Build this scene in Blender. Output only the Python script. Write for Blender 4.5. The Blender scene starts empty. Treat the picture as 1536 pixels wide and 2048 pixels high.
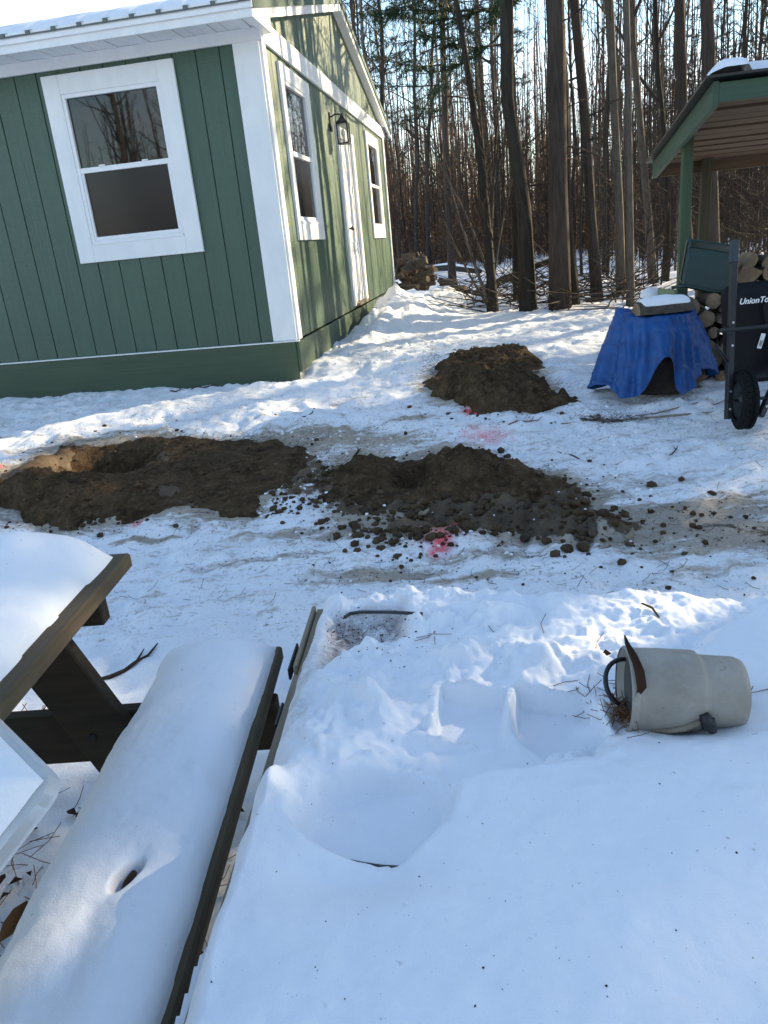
import bpy, math, random
import numpy as np
from mathutils import Vector, Matrix, Euler

R_ = random.Random(7)
rad = math.radians
sc = bpy.context.scene
COL = sc.collection

# ------------------------------------------------------------------ camera, sky, sun, exposure
CAM_H = 1.4
FPX, PITCH, ROLL = 1497.4, 0.3428, -0.0984
cp, sp = math.cos(PITCH), math.sin(PITCH)
cr, sr = math.cos(ROLL), math.sin(ROLL)
CF = np.array([0, cp, -sp]); _U = np.array([0, sp, cp]); _R = np.array([1., 0, 0])
CR = cr * _R + sr * _U; CU = -sr * _R + cr * _U
cam_d = bpy.data.cameras.new('camera'); cam = bpy.data.objects.new('camera', cam_d); COL.objects.link(cam)
cam_d.sensor_fit = 'VERTICAL'; cam_d.sensor_height = 24; cam_d.lens = FPX / 2048 * 24
cam_d.clip_start = .05; cam_d.clip_end = 3000
M4 = Matrix(((CR[0], CU[0], -CF[0], 0), (CR[1], CU[1], -CF[1], 0), (CR[2], CU[2], -CF[2], CAM_H), (0, 0, 0, 1)))
cam.matrix_world = M4
sc.camera = cam
SUN_AZ, SUN_EL = 60, 22          # degrees clockwise from +Y, and above the horizon
sc.view_settings.view_transform = 'Standard'
sc.view_settings.look = 'None'
sc.view_settings.exposure = 1.38
sc.view_settings.gamma = 1
sc.view_settings.use_curve_mapping = False
world = bpy.data.worlds.new('World'); sc.world = world; world.use_nodes = True
wn = world.node_tree; wn.nodes.clear()
def WN(t, **k):
    n = wn.nodes.new(t)
    for a, b in k.items(): setattr(n, a, b)
    return n
w_out = WN('ShaderNodeOutputWorld'); w_bg = WN('ShaderNodeBackground'); w_bg.inputs['Strength'].default_value = 0.13
w_sky = WN('ShaderNodeTexSky', sky_type='NISHITA'); w_sky.sun_disc = False
w_sky.sun_elevation = rad(SUN_EL); w_sky.sun_rotation = rad(SUN_AZ); w_sky.air_density = 1.25; w_sky.dust_density = .3; w_sky.ozone_density = 2.3
w_tc = WN('ShaderNodeTexCoord'); w_map = WN('ShaderNodeMapping'); w_map.inputs['Scale'].default_value = (2.2, 2.2, 6.5)
w_map.inputs['Location'].default_value = (.35, .1, .4)
w_no = WN('ShaderNodeTexNoise'); w_no.inputs['Scale'].default_value = 1.5; w_no.inputs['Detail'].default_value = 7; w_no.inputs['Roughness'].default_value = .55
w_ra = WN('ShaderNodeValToRGB'); w_ra.color_ramp.elements[0].position = .45; w_ra.color_ramp.elements[1].position = .66
w_ra.color_ramp.elements[1].color = (.82, .82, .82, 1)
w_mix = WN('ShaderNodeMix', data_type='RGBA'); w_mix.inputs['B'].default_value = (6.3, 6.6, 7.0, 1)
L = wn.links.new
L(w_tc.outputs['Generated'], w_map.inputs['Vector']); L(w_map.outputs['Vector'], w_no.inputs['Vector'])
w_sep = WN('ShaderNodeSeparateXYZ'); w_el = WN('ShaderNodeMapRange'); w_el.interpolation_type = 'SMOOTHSTEP'   # broken cloud low over the woods, clearing overhead
for k, v in ((1, .15), (2, .60), (3, 1.0), (4, .18)): w_el.inputs[k].default_value = v
w_mul = WN('ShaderNodeMath', operation='MULTIPLY'); L(w_tc.outputs['Generated'], w_sep.inputs[0]); L(w_sep.outputs['Z'], w_el.inputs[0])
L(w_no.outputs['Fac'], w_ra.inputs['Fac']); L(w_ra.outputs['Color'], w_mul.inputs[0]); L(w_el.outputs[0], w_mul.inputs[1]); L(w_mul.outputs[0], w_mix.inputs['Factor'])
L(w_sky.outputs['Color'], w_mix.inputs['A']); L(w_mix.outputs['Result'], w_bg.inputs['Color']); L(w_bg.outputs['Background'], w_out.inputs['Surface'])
sun_d = bpy.data.lights.new('sun', 'SUN'); sun_d.energy = 5.0; sun_d.angle = rad(.6); sun_d.color = (1, .81, .52)
sun = bpy.data.objects.new('sun', sun_d); COL.objects.link(sun)
sv = Vector((math.sin(rad(SUN_AZ)) * math.cos(rad(SUN_EL)), math.cos(rad(SUN_AZ)) * math.cos(rad(SUN_EL)), math.sin(rad(SUN_EL))))
sun.rotation_euler = sv.to_track_quat('Z', 'Y').to_euler(); sun.location = (20, 20, 20)

# ------------------------------------------------------------------ measuring helpers: photo pixel -> place in the yard
def ray(px, py):
    return CF + (px - 768) / FPX * CR + (1024 - py) / FPX * CU
def atz(px, py, z):
    d = ray(px, py); t = (z - CAM_H) / d[2]; return np.array([0, 0, CAM_H]) + t * d
def aty(px, py, y):
    d = ray(px, py); return np.array([0, 0, CAM_H]) + d * (y / d[1])

# ------------------------------------------------------------------ numpy noise
def _hash(ix, iy, seed):
    h = (ix.astype(np.int64) * 374761393 + iy.astype(np.int64) * 668265263 + seed * 2147483647) & 0xffffffff
    h = ((h ^ (h >> 13)) * 1274126177) & 0xffffffff
    h = ((h ^ (h >> 16)) * 2246822519) & 0xffffffff
    return ((h ^ (h >> 15)) & 0xffff) / 65535.0
def vnoise(x, y, seed=0):
    x = np.asarray(x, float); y = np.asarray(y, float)
    ix, iy = np.floor(x), np.floor(y); fx, fy = x - ix, y - iy
    fx = fx * fx * fx * (fx * (fx * 6 - 15) + 10); fy = fy * fy * fy * (fy * (fy * 6 - 15) + 10)
    a = _hash(ix, iy, seed); b = _hash(ix + 1, iy, seed); c = _hash(ix, iy + 1, seed); d = _hash(ix + 1, iy + 1, seed)
    return (a + (b - a) * fx) * (1 - fy) + (c + (d - c) * fx) * fy
def fbm(x, y, size, octs=4, seed=0, gain=.5):
    s = 0; a = 1; t = 0; f = 1 / size
    for k in range(octs):
        s = s + a * (vnoise(np.asarray(x) * f + 17.3 * k, np.asarray(y) * f - 9.1 * k, seed + k) * 2 - 1); t += a; a *= gain; f *= 2.03
    return s / t
def sstep(a, b, x):
    t = np.clip((np.asarray(x, float) - a) / (b - a), 0, 1); return t * t * (3 - 2 * t)
def gau(x, y, cx, cy, sx, sy, rot=0):
    c, s = math.cos(rot), math.sin(rot); dx, dy = x - cx, y - cy
    u = (dx * c + dy * s) / sx; v = (-dx * s + dy * c) / sy
    return np.exp(-(u * u + v * v))
def polysd(x, y, pts):
    """signed distance to a polygon, positive inside"""
    x = np.asarray(x, float); y = np.asarray(y, float)
    best = np.full(x.shape, 1e9); ins = np.zeros(x.shape, bool); n = len(pts)
    for i in range(n):
        x0, y0 = pts[i]; x1, y1 = pts[(i + 1) % n]
        ex, ey = x1 - x0, y1 - y0; l2 = ex * ex + ey * ey + 1e-12
        t = np.clip(((x - x0) * ex + (y - y0) * ey) / l2, 0, 1)
        best = np.minimum(best, (x - x0 - t * ex) ** 2 + (y - y0 - t * ey) ** 2)
        cond = ((y0 > y) != (y1 > y)) & (x < ex * (y - y0) / (ey if abs(ey) > 1e-12 else 1e-12) + x0)
        ins ^= cond
    d = np.sqrt(best); return np.where(ins, d, -d)

# ------------------------------------------------------------------ ground height
def G0(x, y):
    x = np.asarray(x, float); y = np.asarray(y, float)
    g = .33 * sstep(2.4, 7.2, y)
    g = g + .05 * fbm(x, y, 3.0, 2, 3) * sstep(4, 12, y) + .45 * fbm(x, y, 22, 2, 5) * sstep(22, 50, y)
    g = g + 3.0 * sstep(45, 110, np.sqrt(x * x + y * y)) * sstep(20, 60, np.abs(y))
    return g
def ground(px, py):
    z = .1
    for k in range(25):
        p = atz(px, py, z); z = .5 * z + .5 * float(G0(p[0], p[1]))
    return atz(px, py, float(G0(p[0], p[1])))
def gp(pts): return [tuple(ground(*p)[:2]) for p in pts]

# ------------------------------------------------------------------ materials
def lin(r, g, b):
    f = lambda c: (c / 255 / 12.92) if c / 255 <= .04045 else ((c / 255 + .055) / 1.055) ** 2.4
    return (f(r), f(g), f(b))
class Mat:
    def __init__(s, name):
        s.m = bpy.data.materials.new(name); s.m.use_nodes = True; s.t = s.m.node_tree; s.t.nodes.clear()
        s.out = s.t.nodes.new('ShaderNodeOutputMaterial'); s.b = s.t.nodes.new('ShaderNodeBsdfPrincipled'); s.t.links.new(s.b.outputs[0], s.out.inputs[0])
    def n(s, typ, **k):
        n = s.t.nodes.new(typ)
        for a, b in k.items():
            if hasattr(n, a): setattr(n, a, b)
            else: n.inputs[a.replace('_', ' ')].default_value = b
        return n
    def l(s, a, b): s.t.links.new(a, b)
    def coord(s, scale=(1, 1, 1), kind='Object'):
        tc = s.n('ShaderNodeTexCoord'); mp = s.n('ShaderNodeMapping'); mp.inputs['Scale'].default_value = scale
        s.l(tc.outputs[kind], mp.inputs['Vector']); return mp.outputs['Vector']
    def noise(s, vec, scale, detail=4, rough=.55):
        n = s.n('ShaderNodeTexNoise'); n.inputs['Scale'].default_value = scale; n.inputs['Detail'].default_value = detail; n.inputs['Roughness'].default_value = rough
        s.l(vec, n.inputs['Vector']); return n.outputs['Fac']
    def ramp(s, fac, stops):
        r = s.n('ShaderNodeValToRGB'); e = r.color_ramp.elements
        while len(e) < len(stops): e.new(.5)
        for i, (p, c) in enumerate(stops):
            e[i].position = p; e[i].color = (*c, 1) if not isinstance(c, (int, float)) else (c, c, c, 1)
        s.l(fac, r.inputs['Fac']); return r.outputs['Color']
    def mix(s, fac, a, b, blend='MIX'):
        m = s.n('ShaderNodeMix', data_type='RGBA', blend_type=blend)
        for k, v in (('Factor', fac), ('A', a), ('B', b)):
            sock = m.inputs[k] if k != 'Factor' else m.inputs[0]
            if k == 'A': sock = m.inputs[6]
            if k == 'B': sock = m.inputs[7]
            if hasattr(v, 'links'): s.l(v, sock)
            elif isinstance(v, (int, float)): sock.default_value = v
            else: sock.default_value = (*v, 1)
        return m.outputs[2]
    def math(s, op, a, b):
        m = s.n('ShaderNodeMath', operation=op)
        for i, v in enumerate((a, b)):
            if hasattr(v, 'links'): s.l(v, m.inputs[i])
            else: m.inputs[i].default_value = v
        return m.outputs[0]
    def bump(s, h, strength=.3, dist=.01, normal=None):
        b = s.n('ShaderNodeBump'); b.inputs['Strength'].default_value = strength; b.inputs['Distance'].default_value = dist
        s.l(h, b.inputs['Height'])
        if normal is not None: s.l(normal, b.inputs['Normal'])
        s.l(b.outputs[0], s.b.inputs['Normal']); return b.outputs[0]
    def color(s, c):
        if hasattr(c, 'links'): s.l(c, s.b.inputs['Base Color'])
        else: s.b.inputs['Base Color'].default_value = (*c, 1)
    def set(s, **k):
        for a, b in k.items(): s.b.inputs[a.replace('_', ' ')].default_value = b
        return s
def grain_mat(name, c1, c2, scale=(30, 30, 2), rough=.75, bump=.35, dist=.004, fine=6, spec=.3, blotch=None):
    m = Mat(name); v = m.coord(scale); f = m.noise(v, 1.0, fine, .6)
    c = m.ramp(f, [(.3, c1), (.7, c2)])
    if blotch:
        v2 = m.coord((1, 1, 1)); f2 = m.noise(v2, blotch[0], 4, .6)
        c = m.mix(m.ramp(f2, [(.45, 0), (.7, blotch[2])]), c, blotch[1])
    m.color(c); m.bump(f, bump, dist); m.set(Roughness=rough, Specular_IOR_Level=spec); return m.m
def plain_mat(name, c, rough=.6, spec=.4, var=.12, scale=12, metal=0, bump=0):
    m = Mat(name); v = m.coord(); f = m.noise(v, scale, 4, .6)
    d = tuple(x * (1 - var) for x in c); e = tuple(min(1, x * (1 + var)) for x in c)
    m.color(m.ramp(f, [(.3, d), (.7, e)])); m.set(Roughness=rough, Specular_IOR_Level=spec, Metallic=metal)
    if bump: m.bump(f, bump, .004)
    return m.m

def snow_mat(name, fine=.25, specks=.0, stain=False):
    m = Mat(name); v = m.coord(); a = m.noise(v, 22, 5, .65); b = m.noise(v, 330, 3, .75); d = m.noise(v, 3, 3, .5)
    c = m.ramp(d, [(.3, (.80, .83, .87)), (.7, (.86, .87, .89))])
    if specks:
        s1 = m.noise(v, 70, 2, .5); s2 = m.noise(v, 9, 2, .5)
        k = m.math('MULTIPLY', m.ramp(s1, [(.70, 0), (.74, 1)]), m.ramp(s2, [(.5, 0), (.6, specks)]))
        c = m.mix(k, c, (.16, .11, .07))
    if stain:      # gritty brown crust where the snow has melted thin
        at = m.n('ShaderNodeVertexColor'); at.layer_name = 'stain'; g1 = m.noise(v, 60, 6, .8); g2 = m.noise(v, 12, 4, .6)
        k = m.math('MULTIPLY', at.outputs['Color'], m.ramp(m.math('ADD', m.math('MULTIPLY', g1, .6), m.math('MULTIPLY', g2, .4)), [(.40, .05), (.58, 1)]))
        c = m.mix(k, c, (.20, .145, .11))
    m.color(c); h = m.math('ADD', a, m.math('MULTIPLY', b, .5)); m.bump(h, fine, .008)
    m.set(Roughness=.55, Specular_IOR_Level=.35); return m.m

M = {}
M['snow'] = snow_mat('snow_clean', .34, .35)
M['snow_stained'] = snow_mat('snow_stained', .34, .35, True)
M['snow_roof'] = snow_mat('snow_roof', .2)
M['white'] = grain_mat('white_paint', (.74, .76, .77), (.82, .83, .83), (8, 8, 3), .45, .08, .002, 3)
M['vinyl'] = plain_mat('white_vinyl', (.80, .81, .82), .35, .4, .03)
def siding(name, c1, c2):
    m = Mat(name); v = m.coord((26, 26, 1.6)); f = m.noise(v, 1.0, 6, .65); v2 = m.coord((3, 3, 95)); f2 = m.noise(v2, 1.0, 4, .7)
    v3 = m.coord((1.2, 1.2, .5)); f3 = m.noise(v3, 1.5, 3, .5)
    c = m.mix(.35, m.ramp(f, [(.3, c1), (.7, c2)]), m.ramp(f3, [(.35, c1), (.65, c2)]))
    tc = m.n('ShaderNodeTexCoord'); sx = m.n('ShaderNodeSeparateXYZ'); m.l(tc.outputs['Object'], sx.inputs[0])   # mud splashed up the lowest boards
    zz = m.math('ADD', sx.outputs['Z'], m.math('MULTIPLY', f3, .9)); c = m.mix(m.ramp(m.math('MULTIPLY', zz, .5), [(.46, .22), (.66, 0)]), c, (.06, .058, .04))
    m.color(c); h = m.math('ADD', f, m.math('MULTIPLY', f2, .9)); m.bump(h, .75, .006)
    m.set(Roughness=.42, Specular_IOR_Level=.8); return m.m
M['green'] = siding('green_siding', (.018, .060, .034), (.028, .082, .047))
M['skirt'] = grain_mat('green_skirt', (.048, .076, .046), (.066, .098, .06), (1.5, 1.5, 30), .42, .12, .003)
M['dark_in'] = plain_mat('dark_interior', (.012, .012, .012), .9, .1)
def glass_mat(name, c, rough, ior):
    m = Mat(name); v = m.coord(); f = m.noise(v, 1.6, 3, .5); m.color(c); m.set(Roughness=rough, IOR=ior); m.bump(f, .04, .01); return m.m
M['glass'] = glass_mat('window_glass', (.008, .008, .007), .02, 1.55)
M['screen'] = glass_mat('insect_screen', (.012, .011, .014), .14, 1.45)
M['clear'] = None
m = Mat('clear_glass'); m.color((.9, .92, .92)); m.set(Roughness=.05, Transmission_Weight=.9, IOR=1.3, Alpha=.45); M['clear'] = m.m
M['black_metal'] = plain_mat('black_metal', (.012, .012, .013), .45, .5, .2)
M['roof_metal'] = plain_mat('roof_metal', (.10, .12, .11), .4, .5, .1, 5, .3)
M['roof_edge'] = plain_mat('green_roof_edge', (.04, .09, .06), .45, .5, .1)
M['shed_green'] = grain_mat('shed_green', (.035, .070, .048), (.052, .095, .064), (4, 4, 25), .6, .15, .003)
M['shed_post'] = grain_mat('shed_post_green', (.045, .075, .045), (.065, .10, .06), (25, 25, 2), .65, .25, .003)
M['post_bare'] = grain_mat('bare_post', (.040, .038, .022), (.07, .062, .036), (25, 25, 2), .7, .25, .003)
M['pale_green'] = grain_mat('pale_green_plank', (.15, .21, .12), (.20, .26, .15), (25, 25, 2), .7, .2, .003)
M['roof_plank'] = grain_mat('raw_roof_plank', (.075, .047, .029), (.13, .084, .052), (2, 25, 25), .75, .3, .004)
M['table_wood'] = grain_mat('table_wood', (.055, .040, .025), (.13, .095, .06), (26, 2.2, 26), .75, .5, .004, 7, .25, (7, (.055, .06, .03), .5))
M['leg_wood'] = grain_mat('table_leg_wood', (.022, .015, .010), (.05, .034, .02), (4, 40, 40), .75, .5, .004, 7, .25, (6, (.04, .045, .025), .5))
M['board'] = grain_mat('worn_board', (.18, .145, .10), (.32, .265, .19), (30, 2, 30), .8, .4, .004)
M['tray'] = plain_mat('dark_tray', (.05, .048, .047), .5, .4, .2, 30)
def bark_mat(name, c1, c2, sc=(22, 22, 3), mossy=None):
    m = Mat(name); v = m.coord(sc); f = m.noise(v, 1.0, 7, .7); w = m.noise(m.coord((1, 1, .6)), 1.7, 3, .6)
    c = m.mix(m.ramp(w, [(.4, 0), (.65, .6)]), m.ramp(f, [(.32, c1), (.68, c2)]), mossy or c2)
    m.color(c); m.bump(f, .9, .03); m.set(Roughness=.9, Specular_IOR_Level=.15); return m.m
M['bark_pine'] = bark_mat('bark_pine', (.028, .022, .019), (.085, .067, .057))
M['bark_dark'] = bark_mat('bark_dark', (.018, .015, .013), (.06, .05, .043), mossy=(.055, .055, .045))
M['bark_grey'] = bark_mat('bark_grey', (.06, .052, .045), (.15, .13, .11), (14, 14, 8))
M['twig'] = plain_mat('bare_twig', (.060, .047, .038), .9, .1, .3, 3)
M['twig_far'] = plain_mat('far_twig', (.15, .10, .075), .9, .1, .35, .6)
M['needles'] = plain_mat('pine_needles', (.026, .050, .022), .6, .2, .35, 2)
M['leaf_brown'] = plain_mat('dead_leaf', (.16, .088, .045), .8, .2, .5, 4)
M['leaf_dark'] = plain_mat('dark_dead_leaf', (.045, .022, .013), .8, .2, .4, 20)
M['straw'] = plain_mat('fallen_needle', (.16, .075, .03), .7, .2, .4, 30)
M['stick'] = plain_mat('stick_bark', (.05, .034, .024), .85, .2, .3, 30)
def dirt_mat(name):
    m = Mat(name); v = m.coord(); a = m.noise(v, 26, 7, .7); b = m.noise(v, 7, 5, .65); g = m.noise(v, 130, 3, .6)
    c = m.ramp(b, [(.3, (.030, .018, .009)), (.7, (.125, .081, .045))]); c = m.mix(m.ramp(a, [(.50, 0), (.70, .7)]), c, (.19, .135, .082))
    m.color(c); m.bump(m.math('ADD', a, m.math('MULTIPLY', g, .5)), .9, .03); m.set(Roughness=.95, Specular_IOR_Level=.1); return m.m
M['dirt'] = dirt_mat('fresh_soil')
M['clod'] = plain_mat('soil_clod', (.072, .050, .030), .95, .1, .5, 9, bump=.5)
m = Mat('tarp_blue'); v = m.coord(); f = m.noise(v, 9, 5, .6); g = m.noise(v, 260, 2, .5)
m.color(m.ramp(f, [(.3, (.003, .048, .19)), (.7, (.006, .085, .30))])); m.bump(m.math('ADD', f, m.math('MULTIPLY', g, .08)), .35, .02); m.set(Roughness=.5, Specular_IOR_Level=.4); M['tarp'] = m.m
M['grommet'] = plain_mat('grommet', (.6, .6, .6), .3, .5, .05, 10, .8)
M['rust'] = plain_mat('rusty_barrel', (.035, .024, .02), .75, .3, .4, 14, bump=.3)
M['log_bark'] = bark_mat('log_bark', (.045, .035, .028), (.15, .12, .095), (40, 40, 6))
def cut_mat(name, c1, c2):
    m = Mat(name); v = m.coord((1, .25, 1)); f = m.noise(v, 24, 6, .65); g = m.noise(m.coord(), 5, 3, .5)
    m.color(m.mix(.5, m.ramp(f, [(.3, c1), (.7, c2)]), m.ramp(g, [(.3, c1), (.7, c2)]))); m.bump(f, .4, .006); m.set(Roughness=.85, Specular_IOR_Level=.15); return m.m
M['log_cut'] = cut_mat('log_cut_end', (.15, .10, .062), (.32, .235, .155))
M['log_split'] = cut_mat('log_split_face', (.18, .125, .08), (.36, .275, .19))
M['tote'] = plain_mat('dark_green_plastic', (.006, .026, .021), .4, .5, .15, 20)
M['poly'] = plain_mat('black_poly', (.004, .0043, .006), .6, .25, .2, 10)
M['rubber'] = plain_mat('tyre_rubber', (.006, .006, .0065), .8, .2, .2, 20)
M['rail'] = plain_mat('dark_handle', (.014, .015, .018), .5, .4, .25, 12)
M['grip'] = plain_mat('grey_grip', (.03, .042, .052), .6, .4, .15, 12)
M['label_white'] = plain_mat('label_white', (.8, .8, .8), .5, .3, .02)
M['ink'] = plain_mat('label_ink', (.02, .02, .02), .6, .2, .05)
M['pail'] = None
m = Mat('beige_pail'); v = m.coord(); f = m.noise(v, 14, 6, .65); g = m.noise(m.coord((1, 3, 1)), 30, 5, .7); s = m.noise(v, 55, 3, .6)
c = m.ramp(f, [(.3, (.25, .225, .185)), (.7, (.37, .34, .29))])
c = m.mix(m.ramp(g, [(.58, 0), (.72, .5)]), c, (.40, .38, .34)); c = m.mix(m.ramp(s, [(.62, 0), (.72, .8)]), c, (.16, .11, .07))
m.color(c); m.bump(f, .25, .004); m.set(Roughness=.6); M['pail'] = m.m
M['pail_in'] = plain_mat('pail_end_shaded', (.07, .068, .062), .75, .2, .3, 20)  # shade on the pail's end is put into this darker grey
m = Mat('translucent_plastic'); m.color((.78, .82, .84)); m.set(Roughness=.25, Transmission_Weight=.55, IOR=1.4); M['plastic'] = m.m
# ground: snow, mud and paint driven by per-vertex masks that stay with the ground
m = Mat('trampled_snow'); v = m.coord()
at = m.n('ShaderNodeVertexColor'); at.layer_name = 'cover'; sep = m.n('ShaderNodeSeparateColor'); m.l(at.outputs['Color'], sep.inputs[0])
n1 = m.noise(v, 14, 7, .72); n2 = m.noise(v, 120, 4, .7); n3 = m.noise(v, 3, 4, .6); st = m.noise(m.coord((2.2, 11, 4)), 1.6, 7, .7); n4 = m.noise(v, 42, 6, .8); n5 = m.noise(m.coord((3, 13, 4)), 4.5, 5, .75)
snowc = m.ramp(n3, [(.3, (.78, .81, .85)), (.7, (.86, .87, .89))])
# muddy smears, streaked along the way the machine drove
sm = m.math('MULTIPLY', sep.outputs['Green'], 1.0)
k = m.ramp(m.math('ADD', m.math('MULTIPLY', sm, .60), m.math('MULTIPLY', m.math('ADD', m.math('MULTIPLY', st, .6), m.math('MULTIPLY', n1, .4)), .9)), [(.655, 0), (.78, .8)])
smc = m.ramp(n3, [(.35, (.33, .25, .15)), (.65, (.20, .145, .08))])
c = m.mix(k, snowc, smc)
fl = m.math('MULTIPLY', m.ramp(n4, [(.56, 0), (.61, 1)]), m.ramp(m.math('ADD', sm, m.math('MULTIPLY', m.math('SUBTRACT', n3, .5), .9)), [(.12, 0), (.5, 1)]))
c = m.mix(fl, c, (.06, .043, .025))
fl2 = m.math('MULTIPLY', m.ramp(n5, [(.56, 0), (.64, .8)]), m.ramp(m.math('ADD', sm, m.math('MULTIPLY', m.math('SUBTRACT', n3, .5), .9)), [(.25, 0), (.65, 1)]))
c = m.mix(fl2, c, (.12, .09, .055))
dm = m.ramp(m.math('ADD', sep.outputs['Red'], m.math('MULTIPLY', m.math('SUBTRACT', n1, .5), .9)), [(.46, 0), (.56, 1)])
dc = m.ramp(n3, [(.3, (.045, .029, .016)), (.7, (.135, .092, .053))])
dc = m.mix(m.ramp(n1, [(.55, 0), (.72, .55)]), dc, (.17, .125, .078))
c = m.mix(dm, c, dc)
pm = m.ramp(m.math('ADD', sep.outputs['Blue'], m.math('ADD', m.math('MULTIPLY', m.math('SUBTRACT', n1, .5), 1.0), m.math('MULTIPLY', m.math('SUBTRACT', n2, .5), 1.4))), [(.25, 0), (.95, .92)])
c = m.mix(pm, c, (.85, .06, .09))
m.color(c); h = m.math('ADD', m.math('MULTIPLY', n1, 1.0), m.math('MULTIPLY', n2, .35)); m.bump(h, .55, .02); m.set(Roughness=.6, Specular_IOR_Level=.3); M['ground'] = m.m

# ------------------------------------------------------------------ mesh builder
class MB:
    def __init__(s): s.v = []; s.f = []; s.mi = []; s.cur = 0; s.k = 0
    def add(s, vs, fs, mi=None):
        o = s.k; vs = [tuple(map(float, p)) for p in vs]; s.v += vs; s.k += len(vs)
        for f in fs: s.f.append(tuple(i + o for i in f)); s.mi.append(s.cur if mi is None else mi)
    def box(s, c, size, rot=None, mi=None, taper=None, bev=0):
        x, y, z = (k / 2 for k in size)
        if bev:
            b = min(bev, x * .9, y * .9, z * .9)
            pts = []
            for sx in (-1, 1):
                for sy in (-1, 1):
                    for sz in (-1, 1):
                        pts += [(sx * (x - b), sy * (y - b), sz * z), (sx * (x - b), sy * y, sz * (z - b)), (sx * x, sy * (y - b), sz * (z - b))]
            idx = lambda sx, sy, sz, k: ((sx * 2 + sy) * 2 + sz) * 3 + k
            F = []
            for sz in (0, 1): F.append([idx(0, 0, sz, 0), idx(1, 0, sz, 0), idx(1, 1, sz, 0), idx(0, 1, sz, 0)][::(1 if sz else -1)])
            for sy in (0, 1): F.append([idx(0, sy, 0, 1), idx(1, sy, 0, 1), idx(1, sy, 1, 1), idx(0, sy, 1, 1)][::(-1 if sy else 1)])
            for sx in (0, 1): F.append([idx(sx, 0, 0, 2), idx(sx, 1, 0, 2), idx(sx, 1, 1, 2), idx(sx, 0, 1, 2)][::(1 if sx else -1)])
            for a in (0, 1):
                for b2 in (0, 1):
                    F.append([idx(0, a, b2, 0), idx(1, a, b2, 0), idx(1, a, b2, 1), idx(0, a, b2, 1)])
                    F.append([idx(a, 0, b2, 0), idx(a, 1, b2, 0), idx(a, 1, b2, 2), idx(a, 0, b2, 2)])
                    F.append([idx(a, b2, 0, 1), idx(a, b2, 1, 1), idx(a, b2, 1, 2), idx(a, b2, 0, 2)])
            for sx in (0, 1):
                for sy in (0, 1):
                    for sz in (0, 1): F.append([idx(sx, sy, sz, 0), idx(sx, sy, sz, 1), idx(sx, sy, sz, 2)])
        else:
            pts = [(sx * x, sy * y, sz * z) for sx in (-1, 1) for sy in (-1, 1) for sz in (-1, 1)]
            F = [(0, 1, 3, 2), (4, 6, 7, 5), (0, 4, 5, 1), (2, 3, 7, 6), (0, 2, 6, 4), (1, 5, 7, 3)]
        Rm = rot if rot is not None else Matrix.Identity(3)
        c = Vector(c); s.add([tuple(Rm @ Vector(p) + c) for p in pts], F, mi)
    def bar(s, a, b, w, h, up=(0, 0, 1), mi=None, bev=0):
        a, b = Vector(a), Vector(b); d = b - a; y = d.normalized(); u = Vector(up)
        x = y.cross(u).normalized(); z = x.cross(y).normalized()
        s.box((a + b) / 2, (w, d.length, h), Matrix((x, y, z)).transposed(), mi, bev=bev)
    def tube(s, pts, r, n=6, cap=True, mi=None):
        P = np.array(pts, float); k = len(P); r = np.broadcast_to(np.array(r, float), (k,))
        T = np.gradient(P, axis=0); T /= np.linalg.norm(T, axis=1)[:, None] + 1e-12
        ref = np.array([0, 0, 1.]) if abs(T[0][2]) < .9 else np.array([1., 0, 0])
        X = np.cross(T, ref); X /= np.linalg.norm(X, axis=1)[:, None] + 1e-12; Y = np.cross(T, X)
        a = np.arange(n) * 2 * math.pi / n
        V = P[:, None, :] + r[:, None, None] * (np.cos(a)[None, :, None] * X[:, None, :] + np.sin(a)[None, :, None] * Y[:, None, :])
        F = [(i * n + j, i * n + (j + 1) % n, (i + 1) * n + (j + 1) % n, (i + 1) * n + j) for i in range(k - 1) for j in range(n)]
        if cap: F.append(tuple(range(n))[::-1]); F.append(tuple((k - 1) * n + j for j in range(n)))
        o = s.k; s.v += V.reshape(-1, 3).tolist(); s.k += k * n
        for f in F: s.f.append(tuple(i + o for i in f)); s.mi.append(s.cur if mi is None else mi)
    def lathe(s, prof, n=32, mat=None, mi=None, closed=False):
        V = []
        for (r, h) in prof:
            for j in range(n):
                a = 2 * math.pi * j / n; V.append((r * math.cos(a), r * math.sin(a), h))
        if mat is not None: V = [tuple(mat @ Vector(p)) for p in V]
        F = [(i * n + j, i * n + (j + 1) % n, (i + 1) * n + (j + 1) % n, (i + 1) * n + j) for i in range(len(prof) - 1) for j in range(n)]
        s.add(V, F, mi)
    def prism(s, poly, a, b, mi=None, mi_end=None):
        """poly: list of 2d points (u,w); a,b functions (u,w)->3d for the two ends"""
        n = len(poly); V = [a(*p) for p in poly] + [b(*p) for p in poly]
        s.add(V, [(i, (i + 1) % n, n + (i + 1) % n, n + i) for i in range(n)], mi)
        s.k -= 0
        o = s.k - 2 * n
        s.f.append(tuple(o + i for i in range(n))[::-1]); s.mi.append(mi_end if mi_end is not None else (s.cur if mi is None else mi))
        s.f.append(tuple(o + n + i for i in range(n))); s.mi.append(mi_end if mi_end is not None else (s.cur if mi is None else mi))
    def mesh(s, name, mats, smooth=False):
        me = bpy.data.meshes.new(name); me.from_pydata(s.v, [], s.f)
        for mm in (mats if isinstance(mats, (list, tuple)) else [mats]): me.materials.append(mm)
        me.polygons.foreach_set('material_index', s.mi)
        if smooth: me.polygons.foreach_set('use_smooth', [True] * len(s.f))
        me.update(); return me
    def build(s, name, mats, parent=None, smooth=False):
        return link(name, s.mesh(name, mats, smooth), parent)
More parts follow.
